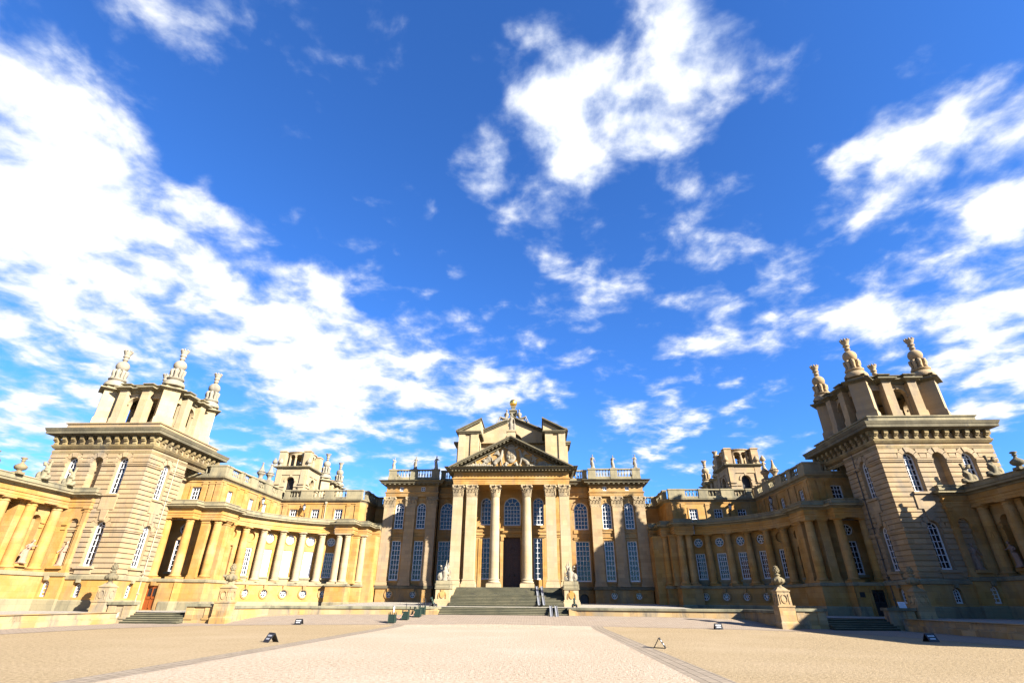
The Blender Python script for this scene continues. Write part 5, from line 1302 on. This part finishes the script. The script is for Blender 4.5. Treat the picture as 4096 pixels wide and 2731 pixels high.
for s in (-1, 1):
    mt = M['grey_stone'] if s < 0 else M['urn_stone']; d = 'grey' if s < 0 else 'dark'; e = 'left' if s < 0 else 'right'
    trophy(s, 38.35, 40.7, 10.45, 1.0, mt, d+' carved trophy on the '+e+' colonnade roof, nearer the urn', 'carved trophies on the colonnade roofs', False, .045)
    trophy(s, 38.35, 43.25, 10.45, 1.0, mt, d+' carved trophy on the '+e+' colonnade roof, against the tower window', 'carved trophies on the colonnade roofs', False, .045)
    for y, l in ((38.4, d+' round stone urn with a narrow neck on the '+e+' colonnade roof'), (36.1, d+' stone urn cut by the '+e+' edge of the view')):
        t = thing('stone_urn', (s*38.3, y, 10.45), l, 'urn', 'stone urns on the colonnade roofs')
        m = MB(s); m.box(38.0, 38.6, y-.3, y+.3, 10.4, 10.58); m.lathe(38.3, y, 10.58, [(.28,0),(.16,.08),(.18,.12),(.36,.2),(.44,.34),(.42,.46),(.28,.58),(.13,.68),(.10,.80),(.12,.84),(.19,.88),(.12,.92),(.13,.98),(.24,1.08),(.2,1.13),(.1,1.16)], 18); m.build('vase', M['urn_stone'], t)
    for x, y, l in ((30.45, 59.9, 'farther from the loggia tower'), (29.75, 60.8, 'nearer the loggia tower')):
        t = thing('obelisk_finial', (s*(x+1.0), y+1.5, 13.2), ('pale' if s < 0 else 'dark')+' obelisk finial on the '+e+' wing roof, '+l, 'finial', 'obelisk finials on the wing roofs')
        X_, Y_ = x+1.0*(y/60), y+1.9
        m = MB(s); m.box(X_-.45, X_+.45, Y_-.45, Y_+.45, 13.1, 15.0); m.lathe(X_, Y_, 15.0, [(.3,0),(.25,.1),(.26,.3),(.34,.45),(.5,.62),(.52,.74),(.42,.80),(.56,.84),(.4,.92),(.24,1.2),(.13,1.6),(.10,1.9),(.16,1.92),(.05,2.05),(0,2.1)], 4 if 0 else 12, False); m.build('obelisk', M['statue_stone'] if s < 0 else M['buff_stone'], t)

# coat of arms carved in the pediment
m = MB(); Y = 60.25
m.ell((0, Y, 17.35), (.66, .22, .92), 20, 12)
m.tube([(-.5,Y,18.25,.12),(0,Y-.05,18.2,.14),(.5,Y,18.25,.12)], 8); m.tube([(-.42,Y,18.45,.10),(0,Y-.08,18.38,.12),(.42,Y,18.45,.10)], 8)
for x in (-.36, -.18, 0, .18, .36): m.ell((x, Y, 18.66-.25*abs(x)), (.08, .1, .16), 8, 6)
m.tube([(0,Y,18.6,.06),(0,Y,19.0,.05)], 6)
for e in (-1, 1):
    m.tube([(e*.5,Y,18.2,.14),(e*.8,Y,18.45,.15),(e*.66,Y,18.6,.10)], 8)
    # winged supporter: haunch, chest, neck, head, foreleg, wing, tail
    m.tube([(e*1.95,Y,16.55,.30),(e*1.7,Y,16.75,.28),(e*1.35,Y,17.0,.27),(e*1.15,Y,17.4,.22),(e*1.12,Y,17.75,.16),(e*1.08,Y,17.98,.15)], 10)
    m.tube([(e*1.1,Y,18.0,.15),(e*.92,Y-.02,18.02,.11),(e*.76,Y-.02,17.96,.06)], 8); m.tube([(e*1.12,Y,18.08,.05),(e*1.2,Y,18.3,.03)], 5)
    m.tube([(e*1.22,Y-.1,16.95,.13),(e*1.15,Y-.12,16.5,.09),(e*1.08,Y-.12,16.18,.08),(e*.95,Y-.14,16.15,.07)], 8)
    m.ell((e*1.95, Y-.1, 16.4), (.28, .2, .26), 10, 8); m.tube([(e*2.1,Y,16.5,.12),(e*2.3,Y,16.8,.08),(e*2.35,Y,17.1,.06),(e*2.5,Y,17.2,.05)], 7)
    for q in range(6): m.tube([(e*1.42,Y+.02,17.25+.04*q,.08),(e*(1.75-.02*q),Y,17.55+.09*q,.07),(e*(2.25-.11*q),Y+.02,17.45+.12*q,.04)], 6)
    m.tube([(e*.7,Y,16.1,.2),(e*.55,Y,16.5,.18),(e*.35,Y,16.3,.14)], 8)
    rnd = random.Random(5+e)
    for q in range(26):
        x = 2.5+rnd.random()*2.7; zmax = 19.0-.5*x-.25; z = 16.1+rnd.random()*max(.05, (zmax-16.3)); L = .25+rnd.random()*.5; a = rnd.choice((.5, .9, 2.4, .2, -.3, 1.3))
        m.tube([(e*(x-L/2*cos(a)), Y+.03, max(16.05, z-L/2*sin(a)), .05+.07*rnd.random()), (e*(x+L/2*cos(a)), Y, min(zmax+.1, max(16.05, z+L/2*sin(a))), .04+.05*rnd.random())], 6)
    for q in range(16):
        x = 2.3+q*.21; m.ell((e*x, Y-.05, 16.12), (.12, .15, .10+.1*rnd.random()), 8, 6)
    for x, z0, z1 in ((2.9,16.4,17.2),(2.65,16.6,17.5)): m.box(e*x-.14, e*x+.14, Y-.02, Y+.1, z0, z1)
m.box(-2.5, 2.5, Y-.1, Y+.1, 15.9, 16.08)
arms = sculpt(m, 'coat_of_arms', M['statue_stone'], MAIN, .045)
m = MB(); m.box(-.02, .02, Y-.26, Y-.2, 16.9, 17.9); m.box(-.3, .3, Y-.265, Y-.2, 17.38, 17.42)
for x, z in ((-.25, 17.65), (.25, 17.1)):
    for k in range(3): m.box(x-.16, x+.16, Y-.25, Y-.19, z-.14+.12*k, z-.08+.12*k)
for x, z in ((.25, 17.65), (-.25, 17.1)): m.ell((x, Y-.2, z), (.12, .05, .14), 8, 6)
m.build('shield_charges', M['pale_stone'], arms)

# ------------------------------------------------------------------ light, sky, camera
SUN = Vector((1.0, -0.70, 0.59)).normalized()
EL = math.asin(SUN.z); ROT = atan2(SUN.x, SUN.y)
sl = bpy.data.lights.new('sun', 'SUN'); sl.energy = 5.0; sl.angle = radians(0.5); sl.color = (1.0, 0.94, 0.84)
so = bpy.data.objects.new('sun', sl); COL.objects.link(so)
so.rotation_euler = (-SUN).to_track_quat('-Z', 'Y').to_euler(); so.location = (60, -40, 60)
W = bpy.data.worlds.new('World'); SC.world = W; W.use_nodes = True
N, L = W.node_tree.nodes, W.node_tree.links
bg = N['Background']
sky = N.new('ShaderNodeTexSky'); sky.sky_type = 'NISHITA'; sky.sun_disc = False; sky.sun_elevation = EL; sky.sun_rotation = ROT
sky.air_density = 1.0; sky.dust_density = 0.3; sky.ozone_density = 3.0
tc = N.new('ShaderNodeTexCoord'); D = tc.outputs['Generated']
def math_(op, a, b=None, c=None):
    x = N.new('ShaderNodeMath'); x.operation = op
    for i, v in enumerate((a, b, c)):
        if v is None: continue
        if isinstance(v, (int, float)): x.inputs[i].default_value = v
        else: L.new(v, x.inputs[i])
    return x.outputs[0]
sp = N.new('ShaderNodeSeparateXYZ'); L.new(D, sp.inputs[0])
zz = math_('ADD', math_('MAXIMUM', sp.outputs[2], 0.0), 0.16)
px = math_('DIVIDE', sp.outputs[0], zz); py = math_('DIVIDE', sp.outputs[1], zz)
cb = N.new('ShaderNodeCombineXYZ'); L.new(px, cb.inputs[0]); L.new(py, cb.inputs[1])
C = cb.outputs[0]
CLOUDS = []   # (dx,dy,dz, half angle deg, weight)
CLOUDS = [(-0.685,0.471,0.556,10.4,0.75), (-0.654,0.599,0.462,12.9,0.7), (-0.722,0.63,0.286,10.7,0.75), (-0.556,0.678,0.481,9.8,0.5), (-0.462,0.767,0.445,10.8,0.55), (-0.339,0.86,0.381,10.6,0.55), (-0.475,0.816,0.33,12.6,0.6), (-0.229,0.865,0.447,6.7,0.3), (-0.636,0.737,0.227,8.9,0.3), (-0.668,0.385,0.637,4.8,0.3), (-0.41,0.505,0.76,8.1,0.34), (-0.43,0.583,0.689,4.1,0.42), (-0.394,0.453,0.8,4.9,0.2), (-0.273,0.57,0.775,8,0.1), (0.025,0.551,0.834,6.5,0.6), (0.008,0.64,0.768,7.1,0.65), (0.141,0.62,0.772,9.7,0.55), (0.238,0.557,0.796,9,0.6), (0.307,0.492,0.815,8.2,0.6), (0.32,0.651,0.688,6.6,0.55), (-0.099,0.683,0.724,4.7,0.55), (0.143,0.659,0.738,7.5,0.4), (0.414,0.528,0.742,3.7,0.4), (0.056,0.783,0.619,9.3,0.36), (0.227,0.767,0.601,8.9,0.36), (0.131,0.828,0.546,6.1,0.34), (-0.189,0.767,0.614,6,0.2), (-0.222,0.691,0.688,3.7,0.2), (0.477,0.608,0.635,8,0.45), (0.549,0.549,0.631,6.8,0.4), (0.58,0.492,0.65,5.3,0.34), (0.644,0.497,0.582,5,0.45), (0.622,0.591,0.514,6.2,0.34), (0.668,0.571,0.477,3.4,0.8), (0.551,0.602,0.578,6.3,0.3), (0.597,0.661,0.455,4.7,0.2), (0.611,0.703,0.364,10,0.75), (0.525,0.764,0.374,5.2,0.5), (0.669,0.669,0.324,7.7,0.8), (0.289,0.839,0.461,6.3,0.5), (0.443,0.764,0.469,4.7,0.4), (0.559,0.708,0.431,3.7,0.3), (-0.094,0.908,0.408,9.1,0.5), (-0.154,0.946,0.286,12,0.4), (0.238,0.919,0.313,5.8,0.75), (-0.314,0.906,0.284,11.5,0.45), (0.103,0.919,0.382,8.4,0.2), (0.261,0.944,0.201,7.5,0.35), (0.4,0.867,0.298,5.3,0.2), (0.141,0.948,0.285,6.5,0.25)]
cov = None
for (dx, dy, dz, ha, wt) in CLOUDS:
    v = Vector((dx, dy, dz)).normalized()
    dp = N.new('ShaderNodeVectorMath'); dp.operation = 'DOT_PRODUCT'; L.new(D, dp.inputs[0]); dp.inputs[1].default_value = v
    mr = N.new('ShaderNodeMapRange'); mr.interpolation_type = 'SMOOTHSTEP'; L.new(dp.outputs['Value'], mr.inputs[0])
    mr.inputs[1].default_value = cos(radians(ha)); mr.inputs[2].default_value = cos(radians(ha*0.25)); mr.inputs[3].default_value = 0; mr.inputs[4].default_value = wt
    cov = mr.outputs[0] if cov is None else math_('ADD', cov, mr.outputs[0])
n1 = noise(N, L, C, 2.2, 10, 0.56, 0.15)
n2 = noise(N, L, C, 7.5, 9, 0.55, 0.2)
n3 = noise(N, L, C, 0.9, 3, 0.5, 0.0)
den = math_('ADD', math_('MULTIPLY', math_('SUBTRACT', n1, 0.5), 3.0), math_('MULTIPLY', math_('SUBTRACT', n2, 0.5), 2.6))
den = math_('ADD', math_('ADD', den, math_('MULTIPLY', math_('SUBTRACT', n3, 0.5), 1.0)), math_('SUBTRACT', math_('MULTIPLY', math_('MINIMUM', cov, 1.5), 0.70), 0.16))
fac = math_('POWER', ramp(N, L, den, -0.05, 0.85), 1.15)
thick = ramp(N, L, math_('ADD', den, math_('MULTIPLY', math_('SUBTRACT', n2, 0.5), 1.2)), 0.15, 1.0)
ccol = mixc(N, L, (2.6, 3.1, 4.1), (4.3, 4.4, 4.55), thick)
tint = mixc(N, L, sky.outputs[0], (0.30, 0.63, 1.12), 1.0, 'MULTIPLY')
cl = mixc(N, L, tint, ccol, fac)
L.new(cl, bg.inputs['Color']); bg.inputs['Strength'].default_value = 0.05

cd = bpy.data.cameras.new('camera'); co = bpy.data.objects.new('camera', cd); COL.objects.link(co); SC.camera = co
f_px, cx_, cz_, yaw, pit, rol = 2002.857, 3.0572, 1.65, 0.0507386, 0.4783373, 0.0073427
cd.sensor_fit = 'HORIZONTAL'; cd.sensor_width = 36; cd.lens = f_px/4096*36; cd.clip_start = .1; cd.clip_end = 4000
fw = Vector((-sin(yaw)*cos(pit), cos(yaw)*cos(pit), sin(pit))); r0 = Vector((cos(yaw), sin(yaw), 0)); u0 = r0.cross(fw)
rt = r0*cos(rol)+u0*sin(rol); up = u0*cos(rol)-r0*sin(rol)
co.matrix_world = Matrix(((rt.x, up.x, -fw.x, cx_), (rt.y, up.y, -fw.y, 0), (rt.z, up.z, -fw.z, cz_), (0, 0, 0, 1)))
SC.view_settings.view_transform = 'Standard'; SC.view_settings.look = 'None'; SC.view_settings.gamma = 1.0
SC.view_settings.exposure = 2.4
SC.cycles.max_bounces = 6; SC.cycles.use_denoising = True
